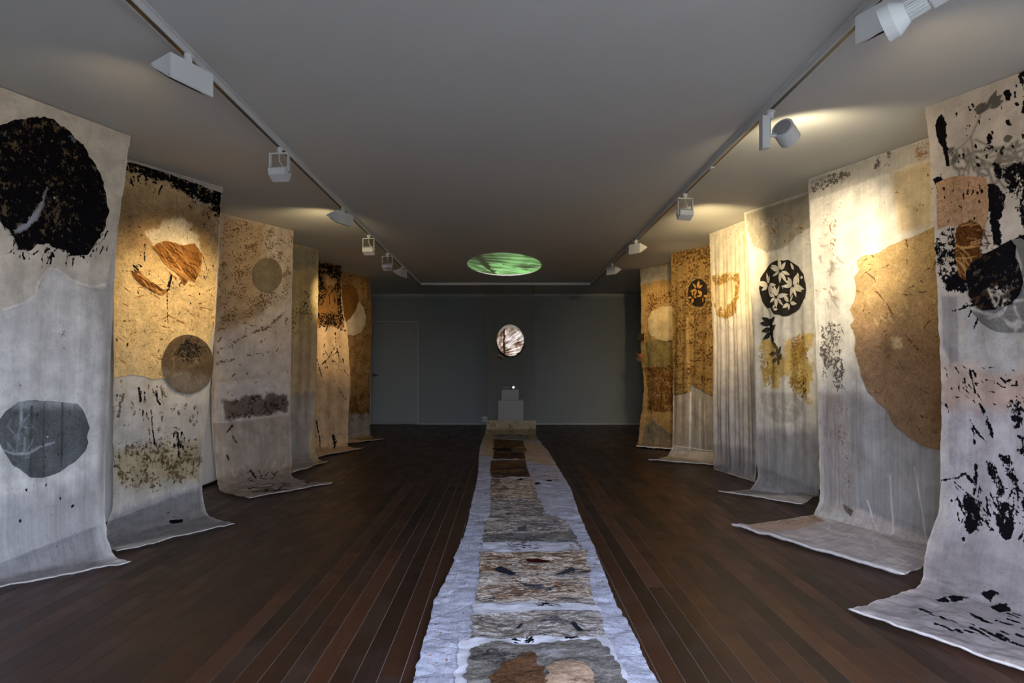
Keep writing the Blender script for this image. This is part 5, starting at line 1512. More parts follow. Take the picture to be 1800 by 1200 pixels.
   ('ink','s',[(0.2947,2.737),(0.6031,2.7393),(0.6614,3.1479),(0.4866,3.1456)],0.9,0.01,0.004,(8,0.003,0.006,0.02,0.05,10,20,4)),
  ],
  'patches': [
   {
    'name': 'rust_cloth',
    'mat': 'rustcloth',
    'off': 0.012,
    'nz': 0.008,
    'col': (142,114,72),
    'label': 'rust-brown stained cloth layer',
    'res': 0.01,
    'out': [(0.0103,0.0023),(0.3392,0.0),(0.6579,0.0),(0.8121,0.0),(0.843,0.9359),(0.843,1.9495),(0.6511,1.8787),(0.49,1.8102),(0.3221,1.7554),(0.3118,1.8582),(0.1679,1.8787),(0.0206,1.8992),(0.0,1.1847)],
    'ops': [
     ('rust','p',[(0.0,0.0),(0.8772,0.0),(0.8704,1.9814),(0.0,2.0202)],0.47,0.02,0.02),
     ('rust','p',[(0.0069,0.0),(0.6579,0.0),(0.6545,0.1758),(0.3358,0.1826),(0.0274,0.1415)],0.66,0.04,0.03),
     ('rust','l',[(0.233,0.0046),(0.257,0.4543),(0.2433,0.8971)],0.75,0.04,0.02,(0.012,0.012)),
     ('tint','l',[(0.281,0.8994),(0.3016,1.8604)],(180,146,92),0.03,0.01,(0.012,0.012)),
     ('rust','l',[(0.5277,0.194),(0.6168,0.2762),(0.5997,0.1461)],0.8,0.03,0.01,(0.012,0.012)),
    ],
   },
   {
    'name': 'black_disc',
    'mat': 'disc',
    'off': 0.02,
    'nz': 0.003,
    'col': (38,33,28),
    'label': 'small black disc with leaf silhouettes',
    'res': 0.011,
    'out': [(0.305,0.4954),(0.3427,0.4337),(0.4352,0.3995),(0.5277,0.4177),(0.61,0.4908),(0.6168,0.5981),(0.5791,0.7031),(0.49,0.767),(0.3598,0.735),(0.2947,0.6415)],
    'leafmat': 'leaf_pale',
    'leafcol': (178,132,72),
    'leaves': [((0.4352,0.5342),2.9969,0.1108,0.0375),((0.4386,0.5205),-2.3646,0.1009,0.0312),((0.4592,0.5182),-1.3076,0.0922,0.0448),((0.4695,0.525),-0.4697,0.0807,0.029),((0.4626,0.5456),0.967,0.1026,0.0279),((0.442,0.5433),2.1622,0.1045,0.0417),((0.5174,0.6255),-3.1126,0.0788,0.0235),((0.5277,0.6141),-2.05,0.0669,0.0258),((0.5551,0.63),0.1503,0.0762,0.0315),((0.538,0.6415),1.4801,0.0756,0.0235),((0.3667,0.6415),1.775,0.0676,0.0359),((0.3495,0.6278),3.1,0.0549,0.0236),((0.3667,0.6118),-1.7151,0.0715,0.0233),((0.3872,0.63),0.165,0.0556,0.0262)],
   },
  ],
 },
 'right_earth': {
  'L': [[2.0793,10.1312,2.694],[2.0846,10.1224,2.45],[2.0923,10.1099,2.1],[2.0853,10.1214,1.7],[2.0924,10.1097,1.3],[2.1223,10.0609,0.9],[2.108,10.0843,0.6],[2.0803,10.1295,0.35],[2.0722,10.1427,0.2],[2.0673,10.1508,0.1],[1.8917,9.5,0.01]],
  'R': [[2.6,9.28,2.694],[2.6,9.28,2.45],[2.6,9.28,2.1],[2.6,9.28,1.7],[2.6,9.28,1.3],[2.6,9.28,0.9],[2.6,9.28,0.6],[2.6,9.28,0.35],[2.6,9.28,0.2],[2.6,9.28,0.1],[2.5455,8.9795,0.01]],
  'W': 0.9964,
  'zk': 0.06,
  'th': 0.8492,
  'seed': 14,
  'amp': 0.02,
  'freq': 1.6,
  'flutter': 0.03,
  'label': 'thick earthy banner with pale disc and fibre tufts,farthest on the right',
  'group': 'muslin banners along the walls',
  'mat': 'earth',
  'col': (160,130,86),
  'op': 1.0,
  'res': 0.009,
  'hems': [(0.01,)],
  'ops': [
   ('tint','p',[(0.0,0.0),(0.9964,0.0),(0.9964,0.2708),(0.4194,0.2194),(0.0,0.2865)],(172,162,146),0.06,0.03),
   ('tint','p',[(0.0038,0.2417),(0.9964,0.2552),(0.9964,0.5126),(0.0385,0.5999)],(164,130,82),0.06,0.04),
   ('rust','p',[(0.1731,0.3917),(0.7079,0.3872),(0.8733,0.5842),(0.5309,0.5976),(0.2924,0.7924),(0.0693,0.7789),(0.0923,0.5171)],0.55,0.05,0.04),
   ('tint','p',[(0.0269,1.1281),(0.9964,1.1214),(0.9964,1.5668),(0.0115,1.5713)],(126,112,74),0.05,0.04),
   ('rust','p',[(0.0192,1.5266),(0.9964,1.4863),(0.9964,2.1757),(0.1,2.2316)],0.72,0.05,0.04),
   ('tint','p',[(0.0,2.2428),(0.9964,2.1354),(0.9964,2.5002),(0.0,2.601)],(166,136,90),0.05,0.04),
   ('tint','p',[(0.0923,2.4129),(0.3039,2.3525),(0.604,2.5137),(0.8772,2.554),(0.8502,3.1046),(0.0231,3.1315)],(122,110,96),0.05,0.04),
   ('rust','s',[(0.0269,1.0386),(0.9964,1.0811),(0.9964,1.5668),(0.0115,1.5713)],0.9,0.01,0.004,(24,0.003,0.006,0.05,0.18,60,60,4)),
   ('ink','s',[(0.0269,0.9513),(0.9964,0.9603),(0.9964,1.4863),(0.0269,1.4818)],0.9,0.01,0.004,(26,0.003,0.006,0.02,0.08,60,60,5)),
   ('rust','s',[(0.0269,0.2462),(0.9964,0.2708),(0.9964,1.1617),(0.0269,1.1281)],0.7,0.01,0.004,(30,0.004,0.01,0.01,0.04,90,40,6)),
  ],
  'patches': [
   {
    'name': 'pale_disc',
    'mat': 'leaf_pale',
    'off': 0.016,
    'nz': 0.014,
    'col': (196,174,134),
    'label': 'pale tan paper disc',
    'res': 0.012,
    'out': [(0.1847,0.8036),(0.2655,0.6872),(0.4117,0.629),(0.6002,0.6267),(0.7618,0.6984),(0.8541,0.8282),(0.831,0.9916),(0.7194,1.1035),(0.5579,1.146),(0.3693,1.1057),(0.2501,1.0319),(0.1885,0.9244)],
   },
  ],
  'tufts': [
   {
    'c': (0.05,1.0587),
    'n': 110,
    'h': 0.06,
    'L': 0.15,
    'col': (58,38,20),
    'seed': 1,
   },
   {
    'c': (0.0539,1.3743),
    'n': 100,
    'h': 0.05,
    'L': 0.16,
    'col': (150,104,54),
    'seed': 2,
   },
  ],
 },
 'centre_scroll': {
  'L': [[-0.3995,11.78,2.694],[-0.3562,11.78,2.45],[-0.3492,11.78,2.1],[-0.3395,11.78,1.7],[-0.3295,11.78,1.3],[-0.3223,11.78,0.9],[-0.318,11.78,0.6],[-0.3252,11.78,0.35],[-0.3356,11.78,0.2],[-0.3483,11.78,0.1],[-0.36,11.5,0.01],[-0.3688,9.6397,0.01],[-0.3525,8.625,0.01],[-0.2878,6.4901,0.01],[-0.2874,5.6026,0.01],[-0.2789,4.6489,0.01],[-0.3056,3.9488,0.01],[-0.317,3.5053,0.01],[-0.3459,3.182,0.01],[-0.338,2.9004,0.01],[-0.3361,2.6116,0.01],[-0.3325,2.375,0.01],[-0.3285,2.0421,0.01],[-0.3255,1.791,0.01]],
  'R': [[0.5019,11.78,2.694],[0.5019,11.78,2.45],[0.5019,11.78,2.1],[0.5019,11.78,1.7],[0.5088,11.78,1.3],[0.5168,11.78,0.9],[0.5233,11.78,0.6],[0.5358,11.78,0.35],[0.5429,11.78,0.2],[0.5429,11.78,0.1],[0.53,11.5,0.01],[0.5349,10.0846,0.01],[0.5777,8.8581,0.01],[0.6013,7.2033,0.01],[0.6073,6.1262,0.01],[0.57,5.0038,0.01],[0.5587,4.3125,0.01],[0.5476,3.6826,0.01],[0.5313,3.182,0.01],[0.5404,2.8377,0.01],[0.5382,2.6116,0.01],[0.5452,2.375,0.01],[0.5593,2.0421,0.01],[0.5466,1.791,0.01]],
  'W': 0.9,
  'zk': 0.1,
  'th': 0.2058,
  'seed': 2,
  'amp': 0.006,
  'freq': 1.2,
  'name': 'gauze_scroll',
  'cat': 'scroll',
  'label': "long gauze scroll hanging at the room's centre and running down the floor as painted paper",
  'res': 0.012,
  'selv': 0.35,
  'sheets': [
   {
    'name': 'gauze_drop',
    'mat': 'veil',
    'col': (150,142,134),
    'op': 0.3,
    'rag': 0.002,
    'selv': 0.25,
    'ops': [
     ('tint','p',[(0.7124,1.0738),(0.7019,1.137),(0.6741,1.2002),(0.6324,1.2543),(0.5768,1.2994),(0.5108,1.3265),(0.4413,1.3355),(0.3753,1.3265),(0.3127,1.2994),(0.2571,1.2633),(0.2189,1.2002),(0.1946,1.137),(0.1842,1.0738),(0.1981,1.0016),(0.2259,0.9385),(0.2676,0.8843),(0.3232,0.8392),(0.3857,0.8121),(0.4552,0.8031),(0.5212,0.8121),(0.5838,0.8392),(0.6394,0.8843),(0.6776,0.9385),(0.7054,1.0016)],(150,142,134,0.0),0.005,0.0),
     ('tint','p',[(0.0,1.9672),(0.9,1.9672),(0.9,2.8154),(0.0,2.8786)],(168,158,150,0.34),0.3,0.02),
     ('rust','s',[(0.0243,0.9024),(0.8687,0.8933),(0.8583,1.4528),(0.0104,1.4618)],0.8,0.01,0.004,(16,0.004,0.01,0.01,0.03,90,40,3)),
    ],
    'v1': 2.6079,
   },
   {
    'name': 'paper_runner',
    'mat': 'runner',
    'col': (166,168,184),
    'op': 1.0,
    'off': 0.006,
    'rag': 0.005,
    'selv': 0,
    'res': 0.01,
    'ops': [
     ('tint','p',[(0.0,2.3823),(0.9,2.3823),(0.9,4.0787),(0.0,3.2395)],(176,160,132),0.05,0.03),
     ('rust','p',[(0.0,2.4996),(0.9,2.4996),(0.9,2.9598),(0.0243,2.9598)],0.4,0.04,0.03),
     ('tint','p',[(0.0,3.1854),(0.9,4.575),(0.9,6.8671),(0.0,5.8113)],(184,160,138),0.2,0.05),
     ('rust','s',[(0.0,10.8916),(0.1251,10.6841),(0.1981,12.0828),(0.0347,12.4076)],0.95,0.01,0.004,(90,0.003,0.006,0.002,0.01,90,40,4)),
     ('rust','s',[(0.9,10.0885),(0.9,10.7924),(0.8931,12.3715),(0.7471,12.0377)],0.95,0.01,0.004,(70,0.003,0.006,0.002,0.01,90,40,5)),
     ('rust','s',[(0.0,8.4733),(0.132,8.2296),(0.1425,10.4585),(0.0104,10.5758)],0.7,0.01,0.004,(30,0.003,0.006,0.004,0.02,90,40,6)),
     ('rust','l',[(0.1112,9.2042),(0.0764,9.9171),(0.066,10.2149)],0.42,0.08,0.04,(0.03,0.03)),
     ('rust','p',[(0.549,6.7858),(0.9,7.1558),(0.9,7.9589),(0.5282,7.7514)],0.36,0.1,0.05),
    ],
    'v0': 2.4635,
   },
  ],
  'patches': [
   {
    'name': 'projection_disc',
    'mat': 'filter',
    'off': 0.006,
    'nz': 0.006,
    'col': (225,222,220),
    'op': 0.62,
    'label': 'disc with bright projected streaks',
    'res': 0.02,
    'out': [(0.7193,1.0738),(0.7228,1.1189),(0.7054,1.1641),(0.6846,1.2092),(0.6533,1.2453),(0.622,1.2814),(0.5838,1.3084),(0.5351,1.3355),(0.49,1.3445),(0.4413,1.3445),(0.3961,1.3445),(0.3475,1.3265),(0.3093,1.3084),(0.271,1.2814),(0.2363,1.2453),(0.212,1.2092),(0.1911,1.1641),(0.1807,1.1189),(0.1703,1.0738),(0.1772,1.0287),(0.1876,0.9746),(0.2189,0.9385),(0.2398,0.8933),(0.2745,0.8573),(0.3162,0.8302),(0.3614,0.8121),(0.4066,0.7941),(0.4552,0.7941),(0.5004,0.8031),(0.549,0.8121),(0.5873,0.8302),(0.629,0.8573),(0.6602,0.8933),(0.688,0.9294),(0.7089,0.9746),(0.7193,1.0197)],
   },
   {
    'name': 'paper_scrap',
    'mat': 'collage',
    'off': 0.008,
    'nz': 0.006,
    'col': (150,120,70),
    'label': 'small brown paper scrap',
    'res': 0.012,
    'out': [(0.1807,1.2994),(0.2571,1.2723),(0.3232,1.3355),(0.2537,1.3806),(0.212,1.3536)],
   },
   {
    'name': 'collage_bed',
    'mat': 'collage_grey',
    'off': 0.007,
    'nz': 0.03,
    'col': (176,170,168),
    'label': 'smeared grey-brown collage under the paper panels',
    'res': 0.014,
    'out': [(0.1355,7.7875),(0.5629,7.7875),(0.5803,8.762),(0.6185,9.3125),(0.7541,9.502),(0.7992,9.9983),(0.8201,10.4044),(0.8131,10.7924),(0.7923,11.1533),(0.7958,11.415),(0.7749,11.6948),(0.4934,11.7128),(0.1946,11.7308),(0.1981,11.415),(0.205,11.0721),(0.1633,10.6841),(0.1459,10.2058),(0.139,9.7637),(0.1668,9.2042),(0.1494,8.5004)],
    'ops': [
     ('rust','p',[(0.0104,7.9228),(0.9,8.374),(0.761,11.6948),(0.1946,11.6948)],0.4,0.05,0.05),
     ('tint','p',[(0.1181,10.1517),(0.8027,10.1517),(0.8027,10.4134),(0.1494,10.4405)],(176,176,188),0.05,0.03),
    ],
   },
   {
    'name': 'paper_panel',
    'mat': 'collage_grey',
    'col': (150,138,120),
    'out': [(0.1425,3.0951),(0.7784,3.1042),(0.7645,3.9343),(0.1981,3.6546)],
    'ops': [
     ('ink','p',[(0.2398,3.0951),(0.4795,3.059),(0.5004,3.2485),(0.2676,3.2937)],0.9,0.02,0.02),
     ('ink','p',[(0.5386,3.0951),(0.6568,3.1042),(0.6568,3.2666),(0.5595,3.2576)],0.9,0.02,0.02),
    ],
    'off': 0.013,
    'nz': 0.02,
    'res': 0.012,
   },
   {
    'name': 'paper_panel',
    'mat': 'collage_dark',
    'col': (132,110,84),
    'out': [(0.1807,3.8441),(0.6498,4.0517),(0.6151,5.0713),(0.1876,5.0713)],
    'ops': [
     ('rust','p',[(0.1807,3.8441),(0.6498,4.0517),(0.6151,5.0713),(0.1876,5.0713)],0.5,0.02,0.02),
    ],
    'off': 0.013,
    'nz': 0.02,
    'res': 0.012,
   },
   {
    'name': 'paper_panel',
    'mat': 'collage_dark',
    'col': (138,106,74),
    'out': [(0.1737,5.1255),(0.6359,5.1255),(0.6185,5.5586),(0.1876,5.6218)],
    'ops': [
     ('ink','p',[(0.1876,5.1977),(0.3162,5.0623),(0.4483,5.315),(0.41,5.5586),(0.2189,5.5676)],0.9,0.02,0.02),
    ],
    'off': 0.013,
    'nz': 0.02,
    'res': 0.012,
   },
   {
    'name': 'paper_panel',
    'mat': 'collage_dark',
    'col': (96,72,50),
    'out': [(0.1876,5.6218),(0.5838,5.6308),(0.5664,6.2715),(0.1703,6.2625)],
    'ops': [
     ('rust','p',[(0.1876,5.6218),(0.5838,5.6308),(0.5664,6.2715),(0.1703,6.2625)],0.55,0.02,0.02),
     ('ink','p',[(0.2154,5.7932),(0.5317,5.6218),(0.5456,6.1181),(0.2676,6.1181)],0.5,0.05,0.04),
    ],
    'off': 0.013,
    'nz': 0.02,
    'res': 0.012,
   },
   {
    'name': 'paper_panel',
    'mat': 'collage_dark',
    'col': (104,78,52),
    'out': [(0.1494,6.4159),(0.5629,6.3617),(0.5456,6.9573),(0.549,7.616),(0.1459,7.6521),(0.1286,7.1287)],
    'ops': [
     ('rust','p',[(0.1494,6.4159),(0.5629,6.3617),(0.549,7.616),(0.1459,7.6521)],0.5,0.02,0.02),
     ('ink','p',[(0.1737,7.0385),(0.5629,6.8671),(0.5525,7.2822),(0.5143,7.5799),(0.1703,7.5799),(0.1946,7.3634),(0.4934,7.2822),(0.4691,7.1197),(0.2085,7.2009)],0.55,0.04,0.03),
     ('tint','p',[(0.2363,7.1648),(0.4865,7.1197),(0.483,7.4356),(0.2432,7.4716)],(140,112,80),0.04,0.02),
    ],
    'off': 0.013,
    'nz': 0.02,
    'res': 0.012,
   },
   {
    'name': 'paper_panel',
    'mat': 'collage',
    'col': (196,186,178),
    'out': [(0.1459,7.7243),(0.5907,7.6882),(0.5873,8.1665),(0.1633,8.2206)],
    'ops': [
     ('rust','p',[(0.139,7.7243),(0.2398,7.7153),(0.2502,8.1665),(0.1633,8.2206)],0.7,0.03,0.02),
     ('ink','s',[(0.271,7.8506),(0.4205,7.8506),(0.4135,8.1033),(0.271,8.1033)],1.2,0.01,0.004,(26,0.002,0.0035,0.02,0.05,60,60,3)),
    ],
    'off': 0.013,
    'nz': 0.02,
    'res': 0.012,
   },
   {
    'name': 'ink_blot',
    'mat': 'ink',
    'off': 0.018,
    'nz': 0.006,
    'col': (26,26,32),
    'label': 'black ink blot',
    'res': 0.012,
    'out': [(0.3996,7.8236),(0.4483,7.7514),(0.4726,7.8236),(0.4309,7.8867)],
   },
   {
    'name': 'ink_blot',
    'mat': 'ink',
    'off': 0.018,
    'nz': 0.006,
    'col': (26,26,32),
    'label': 'black ink blot',
    'res': 0.012,
    'out': [(0.5595,8.0492),(0.6081,7.986),(0.6394,8.0401),(0.5907,8.1033)],
   },
   {
    'name': 'ink_blot',
    'mat': 'ink',
    'off': 0.01,
    'nz': 0.006,
    'col': (26,26,32),
    'label': 'black ink blot',
    'res': 0.012,
    'out': [(0.695,7.8506),(0.7367,7.7785),(0.7645,7.8506),(0.7193,7.9138)],
   },
   {
    'name': 'paper_panel',
    'mat': 'collage',
    'col': (172,152,132),
    'out': [(0.1633,8.2206),(0.5803,8.1935),(0.5629,8.4462),(0.5699,8.762),(0.1911,8.8072),(0.1564,8.5545)],
    'ops': [
     ('rust','p',[(0.1529,8.2206),(0.3475,8.2206),(0.2988,8.762),(0.1772,8.7801)],0.5,0.08,0.04),
     ('ink','s',[(0.1737,8.2206),(0.5629,8.2296),(0.549,8.762),(0.1876,8.762)],0.9,0.01,0.004,(16,0.004,0.008,0.03,0.08,0,20,4)),
    ],
    'off': 0.013,
    'nz': 0.02,
    'res': 0.012,
   },
   {
    'name': 'paper_panel',
    'mat': 'collage_grey',
    'col': (150,140,136),
    'out': [(0.1911,8.8342),(0.5977,8.8072),(0.6081,9.1049),(0.629,9.4027),(0.1911,9.4839),(0.1772,9.123)],
    'ops': [
     ('rust','p',[(0.1911,8.8342),(0.5977,8.8072),(0.629,9.4027),(0.1911,9.4839)],0.42,0.02,0.02),
     ('ink','p',[(0.1946,9.1049),(0.6185,8.9425),(0.6255,9.3666),(0.205,9.3125)],0.34,0.1,0.05),
    ],
    'off': 0.013,
    'nz': 0.02,
    'res': 0.012,
   },
   {
    'name': 'paper_panel',
    'mat': 'collage_grey',
    'col': (190,184,178),
    'out': [(0.1216,9.5561),(0.344,9.4839),(0.6672,9.4478),(0.7784,9.7637),(0.7853,9.9171),(0.1529,9.9802)],
    'ops': [
     ('rust','p',[(0.1216,9.5561),(0.6185,9.4839),(0.6394,9.9171),(0.1529,9.9802)],0.46,0.08,0.05),
     ('ink','p',[(0.3892,9.7907),(0.4517,9.7637),(0.4587,9.9171),(0.3822,9.9171)],1.0,0.015,0.01),
     ('ink','p',[(0.4795,9.5561),(0.7332,9.4839),(0.7714,9.8449),(0.4726,9.9171)],0.42,0.06,0.05),
    ],
    'off': 0.013,
    'nz': 0.02,
    'res': 0.012,
   },
   {
    'name': 'paper_panel',
    'mat': 'collage_dk2',
    'col': (118,118,124),
    'out': [(0.139,10.0434),(0.1842,9.9712),(0.5143,9.9622),(0.7853,9.9171),(0.8131,10.0976),(0.7819,10.1697),(0.4691,10.1246),(0.1598,10.1697)],
    'ops': [
     ('tint','p',[(0.6602,9.9983),(0.7193,9.9532),(0.7471,10.0163),(0.7158,10.0976),(0.6637,10.0795)],(186,172,156),0.02,0.02),
     ('ink','p',[(0.1425,9.9802),(0.5942,9.9802),(0.5873,10.1517),(0.1564,10.1517)],0.4,0.06,0.04),
    ],
    'off': 0.013,
    'nz': 0.02,
    'res': 0.012,
   },
   {
    'name': 'paper_panel',
    'mat': 'leaf_pale',
    'col': (190,190,202),
    'out': [(0.1459,10.1968),(0.7819,10.1697),(0.8027,10.3592),(0.5768,10.4134),(0.1633,10.4134)],
    'ops': [
     ('ink','s',[(0.2988,10.2058),(0.549,10.1788),(0.5629,10.3412),(0.3232,10.3863)],1.4,0.01,0.004,(70,0.0015,0.003,0.01,0.03,10,40,8)),
     ('rust','p',[(0.7193,10.2329),(0.7853,10.2329),(0.7888,10.3412),(0.7332,10.3683)],0.5,0.03,0.02),
    ],
    'off': 0.013,
    'nz': 0.02,
    'res': 0.012,
   },
   {
    'name': 'paper_panel',
    'mat': 'collage',
    'col': (196,184,168),
    'out': [(0.1703,10.4405),(0.4691,10.4134),(0.8375,10.3863),(0.827,10.5758),(0.8166,10.8104),(0.5595,10.8646),(0.1807,10.8285),(0.1633,10.639)],
    'ops': [
     ('rust','p',[(0.1703,10.4405),(0.834,10.4044),(0.8131,10.7924),(0.1876,10.8104)],0.47,0.06,0.05),
     ('tint','p',[(0.1703,10.5217),(0.3614,10.4856),(0.3614,10.7382),(0.1842,10.7743)],(150,128,108),0.08,0.04),
     ('ink','p',[(0.629,10.7743),(0.8027,10.7112),(0.8097,10.8285),(0.6429,10.8465)],0.4,0.04,0.03),
    ],
    'off': 0.013,
    'nz': 0.02,
    'res': 0.012,
   },
   {
    'name': 'paper_scrap',
    'mat': 'ink',
    'off': 0.02,
    'nz': 0.006,
    'col': (62,26,24),
    'label': 'dark red scrap',
    'res': 0.012,
    'out': [(0.4448,10.6029),(0.5178,10.5668),(0.5907,10.6029),(0.5942,10.657),(0.5178,10.666),(0.4587,10.657)],
   },
   {
    'name': 'paper_scrap',
    'mat': 'ink',
    'off': 0.02,
    'nz': 0.004,
    'col': (40,42,52),
    'label': 'dark slate rectangle,left',
    'res': 0.012,
    'out': [(0.2641,10.7473),(0.2884,10.7112),(0.3927,10.8465),(0.3649,10.8736),(0.271,10.8014)],
   },
   {
    'name': 'paper_scrap',
    'mat': 'ink',
    'off': 0.02,
    'nz': 0.004,
    'col': (52,52,58),
    'label': 'dark slate strip,right',
    'res': 0.012,
    'out': [(0.6081,10.8646),(0.7124,10.7473),(0.7402,10.7924),(0.6568,10.8555)],
   },
   {
    'name': 'paper_panel',
    'mat': 'collage',
    'col': (206,200,192),
    'out': [(0.1842,10.9097),(0.4309,10.8646),(0.7819,10.9097),(0.7853,11.0721),(0.7853,11.2165),(0.556,11.2616),(0.2467,11.2797),(0.2015,11.1533)],
    'ops': [
     ('rust','p',[(0.2154,10.9819),(0.7784,10.9819),(0.7714,11.1984),(0.2432,11.2436)],0.47,0.06,0.05),
     ('ink','p',[(0.3892,10.9638),(0.4656,10.9819),(0.622,11.0541),(0.6046,11.1172),(0.4691,11.0811),(0.4135,11.018)],0.66,0.03,0.03),
     ('ink','p',[(0.2085,11.1984),(0.2988,11.1984),(0.3405,11.2797),(0.2224,11.2887)],0.7,0.03,0.03),
     ('rust','s',[(0.3023,10.8916),(0.688,10.8916),(0.6707,11.2345),(0.3301,11.2345)],1.1,0.01,0.004,(20,0.003,0.006,0.05,0.2,20,40,5)),
    ],
    'off': 0.013,
    'nz': 0.02,
    'res': 0.012,
   },
   {
    'name': 'paper_panel',
    'mat': 'leaf_pale',
    'col': (198,198,208),
    'out': [(0.1981,11.3067),(0.4969,11.2616),(0.7958,11.3248),(0.8027,11.3879),(0.49,11.3879),(0.1911,11.424)],
    'ops': [
     ('ink','s',[(0.4865,11.2797),(0.6081,11.2436),(0.6046,11.3338),(0.4865,11.3338)],1.4,0.01,0.004,(50,0.0015,0.003,0.01,0.03,10,40,9)),
    ],
    'off': 0.013,
    'nz': 0.02,
    'res': 0.012,
   },
   {
    'name': 'paper_panel',
    'mat': 'collage_grey',
    'col': (146,140,138),
    'out': [(0.1981,11.424),(0.49,11.3879),(0.7749,11.415),(0.768,11.5774),(0.768,11.6496),(0.4969,11.6677),(0.212,11.6948),(0.1946,11.5594)],
    'ops': [
     ('rust','p',[(0.1981,11.424),(0.7784,11.424),(0.7645,11.6496),(0.212,11.6857)],0.44,0.06,0.05),
     ('ink','p',[(0.4587,11.4511),(0.6394,11.4692),(0.6568,11.5414),(0.5039,11.5414)],0.55,0.05,0.04),
     ('rust','s',[(0.2189,11.4511),(0.7471,11.4511),(0.7193,11.6406),(0.2259,11.6406)],1.0,0.01,0.004,(24,0.003,0.008,0.05,0.2,10,30,6)),
     ('tint','p',[(0.6359,11.4962),(0.7645,11.5143),(0.7506,11.6226),(0.6707,11.6316)],(206,204,204),0.03,0.02),
    ],
    'off': 0.013,
    'nz': 0.02,
    'res': 0.012,
   },
   {
    'name': 'paper_scrap',
    'mat': 'ink',
    'off': 0.02,
    'nz': 0.004,
    'col': (34,40,48),
    'label': 'dark slate sliver on the right',
    'res': 0.012,
    'out': [(0.6359,11.5504),(0.6568,11.5414),(0.688,11.6406),(0.6602,11.6496)],
   },
   {
    'name': 'paper_scrap',
    'mat': 'ink',
    'off': 0.02,
    'nz': 0.004,
    'col': (50,46,58),
    'label': 'small dark sliver',
    'res': 0.012,
    'out': [(0.3892,11.6045),(0.4135,11.5504),(0.4274,11.5594),(0.4066,11.6135)],
   },
   {
    'name': 'paper_panel',
    'mat': 'leaf_pale',
    'col': (200,200,210),
    'out': [(0.1459,11.7308),(0.2745,11.7038),(0.5178,11.6857),(0.7714,11.6857),(0.7923,11.803),(0.7958,11.9023),(0.7888,12.2001),(0.7575,12.3715),(0.1737,12.4076),(0.1494,12.0377)],
    'ops': [
     ('ink','s',[(0.3718,11.6857),(0.4587,11.6857),(0.4552,11.7399),(0.3718,11.7399)],1.4,0.01,0.004,(30,0.0015,0.003,0.01,0.03,10,40,10)),
     ('ink','s',[(0.6012,11.6857),(0.6463,11.6857),(0.6429,11.7038),(0.5977,11.7038)],1.4,0.01,0.004,(16,0.0015,0.003,0.01,0.02,10,40,11)),
    ],
    'off': 0.013,
    'nz': 0.02,
    'res': 0.012,
   },
   {
    'name': 'paper_panel',
    'mat': 'collage_dk2',
    'col': (112,108,104),
    'out': [(0.1981,11.794),(0.278,11.7489),(0.4448,11.7579),(0.7332,11.7128),(0.768,11.803),(0.7853,11.9474),(0.761,12.2001),(0.7193,12.3445),(0.1981,12.3535),(0.1911,12.0377)],
    'ops': [
     ('ink','p',[(0.2085,11.776),(0.3475,11.7579),(0.4622,11.8301),(0.4378,11.9023),(0.278,11.9474),(0.205,11.9384)],0.5,0.06,0.05),
     ('tint','p',[(0.5108,11.803),(0.7958,11.776),(0.7749,11.9925),(0.5907,11.9294)],(150,146,146),0.1,0.05),
     ('tint','p',[(0.4622,11.8301),(0.5803,11.8301),(0.5525,11.8752),(0.4726,11.8662)],(190,190,196),0.04,0.03),
    ],
    'off': 0.018,
    'nz': 0.02,
    'res': 0.012,
   },
   {
    'name': 'paper_scrap',
    'mat': 'paper_brown',
    'col': (92,66,50),
    'out': [(0.3336,11.9564),(0.3927,11.9113),(0.4274,11.8572),(0.4656,11.8572),(0.4656,11.9474),(0.483,12.0196),(0.4865,12.1189),(0.4622,12.2362),(0.2988,12.2362),(0.2849,12.0828)],
    'ops': [
     ('rust','s',[(0.2919,11.9023),(0.4934,11.8752),(0.4656,12.2001),(0.2884,12.2001)],1.0,0.01,0.004,(50,0.002,0.004,0.06,0.2,160,25,7)),
    ],
    'off': 0.026,
    'nz': 0.02,
    'res': 0.012,
    'label': 'brown brushed paper mass',
   },
   {
    'name': 'paper_scrap',
    'mat': 'paper_brown',
    'col': (156,132,112),
    'out': [(0.5004,11.9925),(0.5247,11.9474),(0.5907,11.9294),(0.6429,11.9564),(0.6637,12.0196),(0.6602,12.1189),(0.6081,12.2181),(0.4934,12.2181),(0.4795,12.1189)],
    'ops': [],
    'off': 0.026,
    'nz': 0.02,
    'res': 0.012,
    'label': 'tan oval paper',
   },
  ],
 },
}

